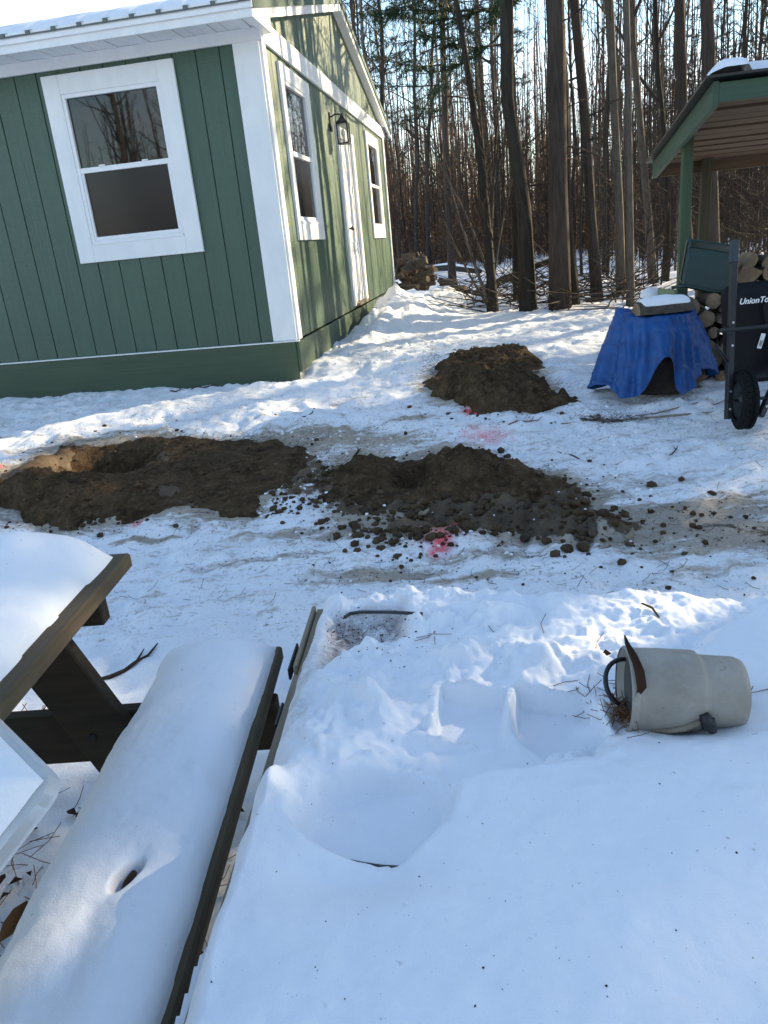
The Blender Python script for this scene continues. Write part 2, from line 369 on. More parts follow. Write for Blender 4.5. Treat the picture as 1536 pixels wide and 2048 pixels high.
def link(name, me, parent=None):
    o = bpy.data.objects.new(name, me); COL.objects.link(o)
    if parent is not None: o.parent = parent
    return o
def tag(o, label=None, cat=None, group=None, kind=None):
    if label: o['label'] = label
    if cat: o['category'] = cat
    if group: o['group'] = group
    if kind: o['kind'] = kind
    return o
def empty(name, loc=(0, 0, 0), rz=0):
    o = bpy.data.objects.new(name, None); COL.objects.link(o); o.location = loc; o.rotation_euler = (0, 0, rz); o.empty_display_size = .1; return o
def copy_tree(o, parent=None):
    c = o.copy(); COL.objects.link(c); c.parent = parent
    for ch in list(o.children): copy_tree(ch, c)
    return c
def np_mesh(name, V, F, mats, smooth=True, mi=None):
    V = np.asarray(V, np.float32); F = np.asarray(F, np.int32); me = bpy.data.meshes.new(name); n = F.shape[1]
    me.vertices.add(len(V)); me.vertices.foreach_set('co', V.ravel()); me.loops.add(F.size); me.loops.foreach_set('vertex_index', F.ravel())
    me.polygons.add(len(F)); me.polygons.foreach_set('loop_start', np.arange(len(F), dtype=np.int32) * n)
    try: me.polygons.foreach_set('loop_total', np.full(len(F), n, np.int32))
    except Exception: pass
    for mm in (mats if isinstance(mats, (list, tuple)) else [mats]): me.materials.append(mm)
    if mi is not None: me.polygons.foreach_set('material_index', np.asarray(mi, np.int32))
    if smooth: me.polygons.foreach_set('use_smooth', np.ones(len(F), bool))
    me.update(calc_edges=True); me.validate(); return me
def grid_faces(nx, ny):
    i = np.arange(nx - 1)[None, :] + np.arange(ny - 1)[:, None] * nx
    return np.stack([i, i + 1, i + 1 + nx, i + nx], -1).reshape(-1, 4)

# ------------------------------------------------------------------ the ground sheet
HC = np.array([-.6696, 7.2027]); HY = .1746
HU = np.array([math.sin(HY), math.cos(HY)]); HV = np.array([-math.cos(HY), math.sin(HY)])     # along the gable wall, along the long wall
def hxy(a, b): return HC + a * HU + b * HV
LEFT_MUD = gp([(-60, 985), (60, 930), (140, 888), (300, 872), (430, 878), (550, 880), (605, 908), (600, 935), (560, 958), (520, 985), (490, 1026), (400, 1022), (290, 1018), (230, 1030), (120, 1046), (20, 1010)])
MID_MUD = gp([(655, 935), (710, 908), (800, 925), (880, 900), (1000, 930), (1120, 960), (1185, 1010), (1200, 1085), (1080, 1075), (960, 1070), (820, 1045), (730, 1010), (670, 980)])
MID_SPILL = gp([(690, 1000), (800, 1020), (900, 1062), (850, 1075), (800, 1080), (720, 1045)])
BACK_MUD = gp([(868, 770), (890, 735), (960, 715), (1050, 725), (1070, 755), (1110, 800), (1040, 815), (985, 812), (890, 790)])
PATCH = gp([(1140, 832), (1200, 824), (1280, 836), (1310, 856), (1250, 850), (1180, 846)])
TRACK_R = gp([(1180, 1040), (1300, 1056), (1420, 1058), (1560, 1075), (1560, 1098), (1430, 1080), (1300, 1078), (1200, 1085)])
PIT_L = ground(212, 918); PIT_M = ground(830, 958)
def pits(x, y):
    return -.42 * np.exp(-np.clip(((x - PIT_L[0]) / .27) ** 2 + ((y - PIT_L[1]) / .26) ** 2, 0, 30) ** 1.7) - .13 * gau(x, y, PIT_M[0], PIT_M[1], .13, .13)
bank = [ground(840, 690), ground(770, 665), ground(700, 705)]
def G(x, y):
    g = G0(x, y)
    yard = sstep(-1, 1.5, y) * (1 - sstep(16, 24, y))
    n = .032 * fbm(x, y, .42, 3, 11) + .030 * fbm(x, y, .13, 4, 21) + .010 * fbm(x, y * 2.4, .5, 2, 31) + .030 * np.maximum(0, fbm(x, y, .07, 3, 25) - .05) * (.4 + .9 * vnoise(x / .7, y / .7, 29))
    r = 1 - np.abs(fbm(x, y, .28, 3, 41)); g = g + yard * (n + .016 * (r - .7))
    n2 = .05 * fbm(x, y, 1.6, 2, 51); g = g + n2 * yard * .6
    # snow bank along the gable wall, churned up
    b = .34 * gau(x, y, *hxy(3.9, -.6), .55, 1.3, -HY) + .12 * gau(x, y, *hxy(2.2, -.35), .35, 1.0, -HY) + .20 * gau(x, y, *hxy(5.6, -1.1), .6, .7, .3)
    g = g + b * (1 + .6 * fbm(x, y, .35, 4, 61)) + .05 * b * 6 * np.maximum(0, fbm(x, y, .16, 2, 71))
    # snow thrown against the front skirt
    u = (x - HC[0]) * HU[0] + (y - HC[1]) * HU[1]
    g = g - .07 * np.exp(-((u + .05) / .28) ** 2) * (x < 0)
    g = g - .17 * gau(x, y, *hxy(3.0, -.02), .13, .75, -HY)     # snow drawn back under the skirt
    g = g + pits(x, y)
    return g
def spaced(a0, a1, fine, lo, hi):
    v = list(np.arange(a0, a1 + 1e-6, fine)); st = fine; x = a0
    left = []
    while x > lo: st *= 1.13; x -= st; left.append(x)
    st = fine; x = v[-1]; right = []
    while x < hi: st *= 1.13; x += st; right.append(x)
    return np.array(left[::-1] + v + right)
xs = spaced(-3.6, 4.2, .022, -320, 320); ys = spaced(1.3, 8.6, .022, -260, 420)
GX, GY = np.meshgrid(xs, ys)
gz = G(GX, GY)
mask_m = np.zeros_like(GX)
near = (GX > -8) & (GX < 8) & (GY > 0) & (GY < 16)
x_, y_ = GX[near], GY[near]
wob = .10 * fbm(x_, y_, .35, 3, 81) + .05 * fbm(x_, y_, .1, 2, 82)
def soft(poly, w, amp=1.0): return sstep(-w, w, polysd(x_, y_, poly) + wob * amp)
JOIN = gp([(545, 905), (690, 912), (700, 965), (530, 1000)])
d = np.maximum.reduce([.60 * soft(JOIN, .12, 1.5), soft(LEFT_MUD, .10), soft(MID_MUD, .10), .85 * soft(MID_SPILL, .16, 1.6), soft(BACK_MUD, .08), .62 * soft(PATCH, .10), .66 * soft(TRACK_R, .07)])
mask_m[near] = d
# machine track cleats pressed into the mud in front of the middle heap
TA, TB = ground(770, 1005), ground(1190, 1082)
tdir = (TB - TA)[:2]; tl = np.linalg.norm(tdir); tdir /= tl; tn = np.array([-tdir[1], tdir[0]])
s_ = (x_ - TA[0]) * tdir[0] + (y_ - TA[1]) * tdir[1]; w_ = (x_ - TA[0]) * tn[0] + (y_ - TA[1]) * tn[1]
on = sstep(-.15, 0, s_) * (1 - sstep(tl, tl + .1, s_)) * np.exp(-(w_ / .17) ** 4)
cle = (np.abs(((s_ + .25 * w_) / .14) % 1 - .5) < .14)
gzn = gz[near]; gzn += on * (-.012 + .020 * cle)
# lumpy churned mud
gzn += d * (.018 * fbm(x_, y_, .16, 3, 91) + .014 * np.maximum(0, fbm(x_, y_, .08, 3, 92)))
gz[near] = gzn
smear = np.zeros_like(GX)
sd = np.maximum.reduce([polysd(x_, y_, p) for p in (LEFT_MUD, MID_MUD, MID_SPILL, BACK_MUD, TRACK_R)])
sm = .75 * np.exp(-np.maximum(0, -sd) / .26)
def blob(px, py, sx, sy, a, rot=0):
    p = ground(px, py); return a * gau(x_, y_, p[0], p[1], sx, sy, rot)
for b in [(600, 885, 1.0, .22, .75), (700, 1075, .45, .16, .6), (990, 1120, .8, .14, .5), (1120, 1000, .5, .25, .7), (1480, 1000, .5, .15, .5), (520, 1130, .7, .08, .5), (930, 1170, .6, .07, .55), (1430, 1150, .4, .08, .5), (700, 800, .35, .10, .5), (90, 900, .5, .15, .5), (1330, 1040, .9, .22, .75), (1420, 1100, .7, .18, .6), (560, 1070, .6, .10, .5), (300, 1078, .28, .05, .8), (760, 1160, .5, .12, .62), (640, 1165, .3, .08, .5), (560, 870, .9, .16, .75), (820, 835, .35, .12, .55),
          (480, 860, 1.4, .14, .42), (760, 880, .6, .25, .6), (1250, 960, 1.0, .35, .42), (980, 940, .5, .2, .35), (1080, 1190, .5, .08, .3), (1330, 1180, .5, .1, .3), (1100, 870, .9, .4, .22), (1210, 690, .9, .5, .25), (430, 1160, .25, .06, .4), (800, 1110, .8, .2, .35)]:
    sm = np.maximum(sm, blob(*b))
base = .30 * sstep(2.2, 2.8, y_) * (1 - sstep(8, 11, y_)) * (x_ > -3.5)
u_ = (x_ - HC[0]) * HU[0] + (y_ - HC[1]) * HU[1]
base = base * (1 - .8 * np.exp(-(np.minimum(0, u_ + .0) / .7) ** 2) * (x_ < -.2))
smear[near] = np.maximum(sm, base)
paint = np.zeros_like(GX); pp = np.zeros_like(x_)
for b in [(944, 817, .07, .12, 1.1), (975, 872, .20, .22, .62), (940, 868, .10, .12, .5), (882, 1098, .075, .11, 1.0), (866, 1116, .03, .04, .9), (876, 1086, .16, .18, .5), (275, 1042, .05, .05, .9), (-4, 945, .05, .04, .95), (905, 1068, .03, .03, .5), (1042, 1085, .012, .02, .7)]:
    pp = np.maximum(pp, blob(*b))
paint[near] = pp
gme = np_mesh('snow_ground', np.stack([GX, GY, gz], -1).reshape(-1, 3), grid_faces(len(xs), len(ys)), M['ground'])
ca = gme.color_attributes.new('cover', 'FLOAT_COLOR', 'POINT')
ca.data.foreach_set('color', np.stack([mask_m, smear, paint, np.ones_like(GX)], -1).astype(np.float32).ravel())
tag(link('snow_ground', gme), 'trampled snowy yard with muddy smears and red spray marks', kind='structure')
def gh(x, y): return float(G(np.array([x]), np.array([y]))[0])

# ------------------------------------------------------------------ heaps of dug earth
HEAP_P = []; HEAP_S = []
def heap(label, poly, bumps, base=.03, res=.0125, seed=0, lump=1.0):
    P = np.array(poly); mg = .25
    gx = np.arange(P[:, 0].min() - mg, P[:, 0].max() + mg, res); gy = np.arange(P[:, 1].min() - mg, P[:, 1].max() + mg, res)
    X, Y = np.meshgrid(gx, gy); wv = .10 * fbm(X, Y, .35, 3, 81) + .07 * fbm(X, Y, .1, 3, 82)
    s = polysd(X, Y, poly) + wv; e = sstep(-.05, .14, s)
    h = np.zeros_like(X)
    for (cx, cy, sx, sy, a, rot, pw) in bumps:
        c, s2 = math.cos(rot), math.sin(rot); dx, dy = X - cx, Y - cy
        q = np.sqrt(((dx * c + dy * s2) / sx) ** 2 + ((-dx * s2 + dy * c) / sy) ** 2)
        h = np.maximum(h, a * np.clip(1 - q, 0, 1) ** pw * (1 + .0 * q))
    n = .034 * fbm(X, Y, .22, 3, seed) + .040 * np.maximum(0, fbm(X, Y, .06, 3, seed + 5)) + .03 * np.maximum(0, fbm(X, Y, .14, 3, seed + 9)) + .012 * fbm(X, Y, .03, 2, seed + 12)
    Z = G0(X, Y) + pits(X, Y) + base * e + h * e + n * lump * e * (.5 + np.minimum(1, h / .1)) - .09 * (1 - sstep(-.12, .02, s))
    rs = np.random.RandomState(seed); k = np.argwhere(e > .25); k = k[rs.randint(0, len(k), int(len(k) * res * res * 420))]
    for a, b in k:
        q = .003 + .020 * rs.rand() ** 5; HEAP_P.append((X[a, b], Y[a, b], Z[a, b] + q * .3)); HEAP_S.append(q)
    o = link('dirt_mound', np_mesh('dirt_mound', np.stack([X, Y, Z], -1).reshape(-1, 3), grid_faces(len(gx), len(gy)), M['dirt']))
    return tag(o, label, 'dirt mound', 'heaps of freshly dug soil')
p = ground(85, 990); p2 = ground(180, 990); p3 = ground(330, 900); p4 = ground(500, 935)
heap('low wide dirt heap around a dug hole, in front of the cabin', LEFT_MUD, [(p[0], p[1], .5, .40, .14, 0, 1.0), (p2[0], p2[1] - .1, .5, .32, .07, 0, 1), (p4[0], p4[1], .9, .4, .02, 0, 1)], .006, seed=100, lump=.8)
pm_ = ground(950, 985); pl_ = ground(745, 955); pr_ = ground(1060, 1010)
heap('middle dirt heap with machine track prints on its near side', MID_MUD, [(pm_[0] + .02, pm_[1] + .22, .52, .42, .15, 0, 1.0), (pm_[0] - .12, pm_[1] + .26, .3, .3, .13, 0, .8), (pr_[0], pr_[1] + .16, .55, .22, .08, -.2, 1), (pl_[0], pl_[1] - .02, .36, .32, .10, 0, 1.0)], -.010, seed=130)
pb1 = ground(980, 800); pb2 = ground(985, 725)
BM1 = gp([(845, 775), (880, 745), (960, 735), (1060, 750), (1085, 780), (1130, 806), (1050, 822), (985, 820), (890, 796)])
BM2 = gp([(870, 730), (900, 704), (960, 692), (1040, 700), (1075, 722), (1060, 752), (960, 760), (880, 752)])
heap('dark dirt heap further back beside the snow bank, the nearer of two joined heaps', BM1, [(pb1[0] - .05, pb1[1] + .15, .7, .55, .17, 0, 1.0), (pb1[0] + .35, pb1[1] - .02, .7, .35, .12, -.3, 1)], .02, seed=160)
heap('dark dirt heap furthest back, behind a joined nearer heap', BM2, [(pb2[0], pb2[1] - .05, .8, .6, .10, 0, 1.0)], .02, seed=190)

def blob_mesh(name, seed, mat, n=2):
    import bmesh
    bm = bmesh.new(); bmesh.ops.create_icosphere(bm, subdivisions=n, radius=1); rr = random.Random(seed)
    off = [Vector((rr.uniform(-1, 1), rr.uniform(-1, 1), rr.uniform(-1, 1))).normalized() for _ in range(7)]
    for v in bm.verts: v.co *= 1 + .25 * sum(max(0, v.co.normalized().dot(o)) ** 3 * rr.uniform(-.6, 1) for o in off) / 2 + rr.uniform(-.1, .1)
    me = bpy.data.meshes.new(name); bm.to_mesh(me); bm.free(); me.materials.append(mat); return me
# small soil crumbs scattered round the heaps: uncountable, one object
ICO = blob_mesh('crumb_base', 3, M['clod'], 1)
iv = np.array([v.co for v in ICO.vertices]); iF = np.array([p.vertices[:] for p in ICO.polygons])
def scatter(name, pts, sizes, mat, label, seed=0, flat=.7):
    rs = np.random.RandomState(seed); V = []; F = []
    for i, (p, s) in enumerate(zip(pts, sizes)):
        a = rs.uniform(0, 6.28); c, q = math.cos(a), math.sin(a); v = iv * (1 + rs.uniform(-.25, .25, iv.shape)) * s * np.array([1, rs.uniform(.6, 1.1), flat])
        V.append(np.stack([v[:, 0] * c - v[:, 1] * q, v[:, 0] * q + v[:, 1] * c, v[:, 2]], -1) + p); F.append(iF + i * len(iv))
    o = link(name, np_mesh(name, np.concatenate(V), np.concatenate(F), mat, True)); return tag(o, label, kind='stuff')
rs = np.random.RandomState(5); CP = []; CS = []
def rnd_px(cx, cy, sx, sy, n, lo, hi, flat=1):
    px = rs.normal(cx, sx, n); py = rs.normal(cy, sy, n)
    for a, b in zip(px, py):
        q = ground(a, max(650, b)); x, y = q[0], q[1]; s = lo + (hi - lo) * rs.rand() ** 3; CP.append((x, y)); CS.append(s)
rnd_px(660, 975, 40, 35, 160, .006, .032); rnd_px(780, 1060, 60, 28, 220, .005, .03); rnd_px(560, 1000, 40, 22, 120, .005, .025); rnd_px(1000, 1020, 130, 40, 200, .006, .034)
rnd_px(860, 1080, 60, 18, 90, .005, .026); rnd_px(1190, 1060, 60, 18, 80, .006, .03); rnd_px(130, 1035, 90, 14, 120, .005, .022); rnd_px(1100, 980, 60, 25, 80, .005, .02)
rnd_px(300, 940, 130, 40, 150, .006, .028); rnd_px(1000, 815, 70, 14, 90, .006, .025); rnd_px(1350, 1050, 120, 30, 70, .005, .022); rnd_px(880, 960, 100, 30, 160, .008, .035); rnd_px(1100, 1130, 260, 60, 160, .003, .014); rnd_px(420, 900, 120, 25, 90, .006, .02)
CP = np.array(CP); cz = G(CP[:, 0], CP[:, 1]) + np.array(CS) * .35
scatter('soil_crumbs', np.column_stack([CP, cz]), CS, M['clod'], 'loose crumbs of soil scattered on the snow round the dug heaps', 4)
CP = []; CS = []
rnd_px(790, 700, 70, 35, 160, .005, .032); rnd_px(640, 900, 110, 35, 90, .004, .018); rnd_px(560, 1005, 60, 20, 40, .004, .018); rnd_px(800, 1130, 260, 55, 150, .003, .014); rnd_px(1180, 900, 190, 60, 150, .004, .018); rnd_px(300, 850, 190, 25, 60, .004, .018)
CP = np.array(CP); cz = G(CP[:, 0], CP[:, 1]) + np.array(CS) * .25
scatter('snow_crumbs', np.column_stack([CP, cz]), CS, M['snow_roof'], 'broken lumps of trodden snow scattered over the yard', 14)
scatter('soil_crumbs', np.array(HEAP_P), HEAP_S, M['clod'], 'crumbly lumps of earth lying on the dug heaps', 6)
# cleat-pressed clods with frost along the machine track, and bigger single lumps
for i in range(9):
    t = i / 8
    for side in (0, 1):
        q = TA[:2] + tdir * (t * tl + R_.uniform(-.03, .03)) + tn * ((.16 if side else -.15) + R_.uniform(-.02, .02))
        me = blob_mesh('soil_clod', 50 + i * 2 + side, M['clod'] if (i + side) % 3 else M['log_bark'], 2)
        o = link('soil_clod', me); s = R_.uniform(.016, .03); o.scale = (s * 1.2, s, s * .8); o.location = (q[0], q[1], gh(*q) + s * .5); o.rotation_euler = (R_.random(), R_.random(), R_.random() * 6)
        tag(o, 'fist-sized pressed soil clod along the machine track print', 'soil clod', 'pressed clods along the track print')

# ------------------------------------------------------------------ the cabin
Hb = empty('cabin', (HC[0], HC[1], .0), 0)
Hb.matrix_world = Matrix(((-HV[0], HU[0], 0, HC[0]), (-HV[1], HU[1], 0, HC[1]), (0, 0, 1, 0), (0, 0, 0, 1)))
tag(Hb, 'green board-sided cabin with white trim and snow on its roof', 'cabin')
# local axes: x = -b (long wall runs to negative x), y = a (gable wall runs to +y), wall faces: long wall y=0 facing -y, gable wall x=0 facing +x
ZS, ZF, W, LB = .624, 3.074, 7.155, 6.6
SLOPE = .25; ZR0 = 3.352
def roofz(a): return ZR0 + SLOPE * (W / 2 - abs(a - W / 2))
mb = MB(); mb.box((-LB / 2 - .02, W / 2 + .0, (ZS + 3.25) / 2), (LB - .08, W - .08, 3.25 - ZS)); 
mb.prism([(.04, 3.25), (W - .04, 3.25), (W / 2, 4.18)], lambda u, w: (-.04, u, w), lambda u, w: (-LB, u, w)); mb.build('wall', M['dark_in'], Hb)
GAP = .007
def plank_long(b0, b1, cuts, z0=ZS + .004, z1=3.09):
    """siding plank on the long wall between b0,b1 (distance from the corner); cuts = list of (z0,z1) left out"""
    z = z0
    for c0, c1 in sorted(cuts) + [(z1, z1)]:
        if c0 - z > .02: mb = MB(); mb.box((-(b0 + b1) / 2, -.009 + R_.uniform(-.001, .001), (z + c0) / 2), (b1 - b0 - GAP, .018, c0 - z), bev=.003); mb.build('siding_plank', M['green'], Hb)
        z = max(z, c1)
FW = (.7368, 1.9603, 1.4833, 3.0327)   # front window outer trim: b0 b1 z0 z1
b = .2 - .075; edges = [.19]
k = .3285
while k < LB: edges.append(k); k += .2105
edges.append(LB)
for e0, e1 in zip(edges[:-1], edges[1:]):
    cuts = []
    if e0 >= FW[0] - .02 and e1 <= FW[1] + .02: cuts = [(FW[2] + .06, FW[3] - .02)]
    plank_long(e0, e1, cuts)
mb = MB(); mb.box((-LB / 2, .005, (ZS + 3.1) / 2), (LB, .012, 3.1 - ZS)); mb.build('groove_backing', M['green'], Hb)
GW = [(.4807, 1.6084, 1.5042, 3.0198), (5.1913, 6.4211, 1.489, 2.9974)]; DR = (2.96, 4.05, .664, 2.80)
def plank_gable(a0, a1, z0, z1, cuts, top=None):
    mb = MB(); z = z0; am = (a0 + a1) / 2; q = R_.uniform(-.001, .001)
    segs = []
    for c0, c1 in sorted(cuts) + [(z1, z1)]:
        if c0 - z > .02: segs.append((z, c0))
        z = max(z, c1)
    for s0, s1 in segs:
        mb = MB()
        if top is None: mb.box((.009 + q, am, (s0 + s1) / 2), (.018, a1 - a0 - GAP, s1 - s0), bev=.003)
        else:
            g = GAP / 2
            mb.prism([(a0 + g, s0), (a1 - g, s0), (a1 - g, top(a1 - g)), (a0 + g, top(a0 + g))], lambda u, w: (0 + q, u, w), lambda u, w: (.018 + q, u, w))
        mb.build('siding_plank', M['green'], Hb)
k = .12
while k < W - .1:
    a0, a1 = k, min(k + .2105, W - .1); cuts = []
    for w in GW:
        if a0 > w[0] - .06 and a1 < w[1] + .06: cuts.append((w[2] + .06, w[3] - .04))
    if a0 > DR[0] - .06 and a1 < DR[1] + .06: cuts.append((DR[2] - .1, DR[3] - .03))
    plank_gable(a0, a1, ZS + .004, ZF + .02, cuts)
    k += .2105
k = .02
while k < W - .1:
    a0, a1 = k, min(k + .2105, W - .02)
    if min(roofz(a0), roofz(a1)) - .10 > 3.26: plank_gable(a0, a1, 3.235, 9, [], lambda a: roofz(a) - .06)
    k += .2105
mb = MB(); mb.box((-.006, W / 2, (ZS + 3.24) / 2), (.010, W - .02, 3.24 - ZS)); mb.prism([(.01, 3.24), (W - .01, 3.24), (W - .01, roofz(0) - .07), (W / 2, roofz(W / 2) - .07), (.01, roofz(0) - .07)], lambda u, w: (-.011, u, w), lambda u, w: (-.001, u, w)); mb.build('groove_backing', M['green'], Hb)
# skirt boards
mb = MB(); mb.box((-1.6 + .03, -.036, (ZS - .008 + .22) / 2), (3.16, .03, ZS - .008 - .22), bev=.003); mb.build('skirt_board', M['skirt'], Hb)
mb = MB(); mb.box((-4.92, -.036, (ZS - .008 + .22) / 2), (3.5, .03, ZS - .008 - .22), bev=.003); mb.build('skirt_board', M['skirt'], Hb)
mb = MB(); mb.box((.030, W / 2 - .02, (ZS - .008 + .335) / 2), (.03, W + .06, ZS - .008 - .335), bev=.003); mb.build('skirt_board', M['skirt'], Hb)
mb = MB(); mb.box((-LB / 2 + .01, -.028, ZS - .002), (LB + .07, .060, .010)); mb.build('drip_flashing', M['vinyl'], Hb)
mb = MB(); mb.box((-LB / 2, W / 2, .3), (LB - .3, W - .3, .5)); mb.build('crawl_space', M['dark_in'], Hb)
# corner boards and friezes
mb = MB(); mb.box((-.087, -.033, (ZS + .006 + 3.0725) / 2), (.228, .026, 3.0665 - ZS), bev=.003); mb.build('corner_board', M['white'], Hb)
mb = MB(); mb.box((.033, .040, (ZS + .006 + 3.075) / 2), (.026, .115, 3.069 - ZS), bev=.003); mb.build('corner_board', M['white'], Hb)
mb = MB(); mb.box((.033, W - .05, (ZS + .006 + 3.075) / 2), (.026, .12, 3.069 - ZS), bev=.003); mb.build('corner_board', M['white'], Hb)
mb = MB(); mb.box((-LB / 2 + .03, -.034, 3.12), (LB + .05, .028, .095), bev=.003); mb.build('frieze_board', M['white'], Hb)
mb = MB(); mb.box((.034, W / 2 + .01, 3.165), (.028, W + .1, .18), bev=.003); mb.build('frieze_board', M['white'], Hb)
# windows
def window(axis, c0, c1, z0, z1, tl, tr, tb, tt):
    """axis 'long' or 'gable'; outer trim extents; trim widths left,right,bottom,top in the wall's own direction"""
    if axis == 'long': P = lambda s, o, z: (-s, -o, z)
    else: P = lambda s, o, z: (o, s, z)
    def bx(mb, s0, s1, o0, o1, za, zb, bev=.002):
        a = P(s0, o0, za); b2 = P(s1, o1, zb); mb.box([(a[i] + b2[i]) / 2 for i in range(3)], [abs(a[i] - b2[i]) for i in range(3)], bev=bev)
    fr = MB(); i0, i1, j0, j1 = c0 + tl, c1 - tr, z0 + tb, z1 - tt; t = .032
    bx(fr, i0, i0 + t, .006, .040, j0, j1); bx(fr, i1 - t, i1, .006, .040, j0, j1); bx(fr, i0 + t, i1 - t, .006, .040, j0, j0 + t); bx(fr, i0 + t, i1 - t, .006, .040, j1 - t, j1)
    f = fr.build('window', M['vinyl'], Hb)
    for (s0, s1, za, zb) in ((c0, i0, z0, z1), (i1, c1, z0, z1), (i0, i1, z0, j0), (i0, i1, j1, z1)):
        mb = MB(); bx(mb, s0, s1, .018, .048, za, zb, .004); mb.build('window_trim', M['white'], f)
    mid = (j0 + j1) / 2 + .008
    mb = MB(); bx(mb, i0 + t, i1 - t, .004, .038, mid - .025, mid + .018)
    bx(mb, i0 + t, i0 + t + .022, .004, .032, j0 + t, mid - .025); bx(mb, i1 - t - .022, i1 - t, .004, .032, j0 + t, mid - .025); bx(mb, i0 + t + .022, i1 - t - .022, .004, .032, j0 + t, j0 + t + .03)
    mb.build('sash', M['vinyl'], f)
    mb = MB(); bx(mb, i0 + t, i1 - t, .004, .010, mid + .018, j1 - t, 0); mb.build('pane', M['glass'], f)
    mb = MB(); bx(mb, i0 + t + .022, i1 - t - .022, .004, .012, j0 + t + .03, mid - .025, 0); mb.build('screened_pane', M['screen'], f)
    mb = MB(); bx(mb, i0 + .01, i1 - .01, .040, .055, j0 - .004, j0 + .018); mb.build('sill', M['vinyl'], f)
    if axis == 'long':
        mb = MB()
        for s in (i0 + .25, i1 - .25): bx(mb, s - .03, s + .03, .036, .046, mid + .018, mid + .03)
        mb.build('sash_lock', M['vinyl'], f)
    return f
window('long', *FW, .155, .155, .155, .155)
window('gable', *GW[0], .12, .15, .155, .13)
window('gable', *GW[1], .12, .15, .155, .13)
# door in its white frame
d_ = MB(); d_.box((.004, (DR[0] + DR[1]) / 2, (DR[2] + .03 + DR[3] - .12) / 2), (.02, DR[1] - DR[0] - .26, DR[3] - DR[2] - .15), bev=.003)
for zc, hh in ((1.05, .5), (1.75, .6), (2.35, .4)):
    d_.box((.017, (DR[0] + DR[1]) / 2 - .19, zc), (.012, .25, hh), bev=.006); d_.box((.017, (DR[0] + DR[1]) / 2 + .19, zc), (.012, .25, hh), bev=.006)
dd = d_.build('door', M['vinyl'], Hb)
for (a0, a1, za, zb) in ((DR[0], DR[0] + .13, DR[2], DR[3]), (DR[1] - .13, DR[1], DR[2], DR[3]), (DR[0] + .13, DR[1] - .13, DR[3] - .12, DR[3])):
    mb = MB(); mb.box((.032, (a0 + a1) / 2, (za + zb) / 2), (.036, a1 - a0, zb - za), bev=.004); mb.build('door_trim', M['white'], dd)
mb = MB(); mb.box((.045, (DR[0] + DR[1]) / 2, DR[2] + .012), (.10, DR[1] - DR[0] - .27, .03), bev=.004); mb.build('threshold', M['board'], dd)
mb = MB(); mb.tube([(.02, DR[0] + .2, 1.62), (.065, DR[0] + .2, 1.62)], [.012, .012], 8); mb.tube([(.06, DR[0] + .2, 1.62), (.085, DR[0] + .2, 1.62), (.10, DR[0] + .2, 1.62)], [.02, .03, .012], 10); mb.build('handle', M['black_metal'], dd, True)
# carriage lantern between window and door
la = 2.71; lz = 2.80
mb = MB(); mb.box((.026, la, lz), (.018, .11, .2), bev=.006); mb.tube([(.03, la, lz + .05), (.08, la, lz + .075), (.14, la, lz + .07), (.165, la, lz + .03)], .009, 7); lan = mb.build('wall_lantern', M['black_metal'], Hb)
mb = MB(); cx = .165; hw = .062
mb.lathe([(.004, .06), (.03, .045), (.05, .015), (.098, -.02), (.1, -.028), (.0, -.03)], 4, Matrix.Translation((cx, la, lz)) @ Matrix.Rotation(rad(45), 4, 'Z'))
mb.tube([(cx, la, lz + .05), (cx, la, lz + .075)], [.008, .012], 8)
for sx in (-1, 1):
    for sy in (-1, 1): mb.bar((cx + sx * hw, la + sy * hw, lz - .03), (cx + sx * hw * .95, la + sy * hw * .95, lz - .24), .016, .016, (1, 0, 0))
mb.box((cx, la, lz - .245), (.138, .138, .014)); mb.box((cx, la, lz - .032), (.136, .136, .01)); mb.build('lantern_cage', M['black_metal'], lan)
mb = MB()
for sx, sy in ((1, 0), (-1, 0), (0, 1), (0, -1)): mb.box((cx + sx * hw * .93, la + sy * hw * .93, lz - .138), (.002 if sx else .105, .002 if sy else .105, .196))
mb.build('lantern_glass', M['clear'], lan)
mb = MB(); mb.lathe([(.0, -.23), (.014, -.228), (.014, -.19), (.02, -.17), (.03, -.14), (.028, -.115), (.012, -.09), (0, -.085)], 14, Matrix.Translation((cx, la, lz))); mb.build('bulb', M['label_white'], lan, True)
# eave: soffit panels, fascia, roof sheets, snow
EO = .43; RO = .10
zso = 3.166
for i in range(24):
    x0 = RO - .02 - i * .295
    if x0 < -LB: break
    mb = MB()
    for j in range(3): mb.box((x0 - .0492 - j * .0983, -EO / 2 - .02, zso + .006 - (.004 if j == 1 else 0)), (.094, EO - .05, .008), bev=.002)
    mb.build('soffit_panel', M['vinyl'], Hb)
zft = roofz(-EO) - .012
mb = MB(); mb.box((-LB / 2 + RO / 2 + .005, -EO - .012, (zso - .04 + zft) / 2 + .01), (LB + RO + .03, .024, zft - zso + .05), bev=.003); mb.build('fascia', M['white'], Hb)
mb = MB(); mb.box((-LB / 2 + RO / 2 + .005, -EO - .034, zft - .005), (LB + RO + .05, .02, .075), bev=.003); mb.build('drip_edge', M['vinyl'], Hb)
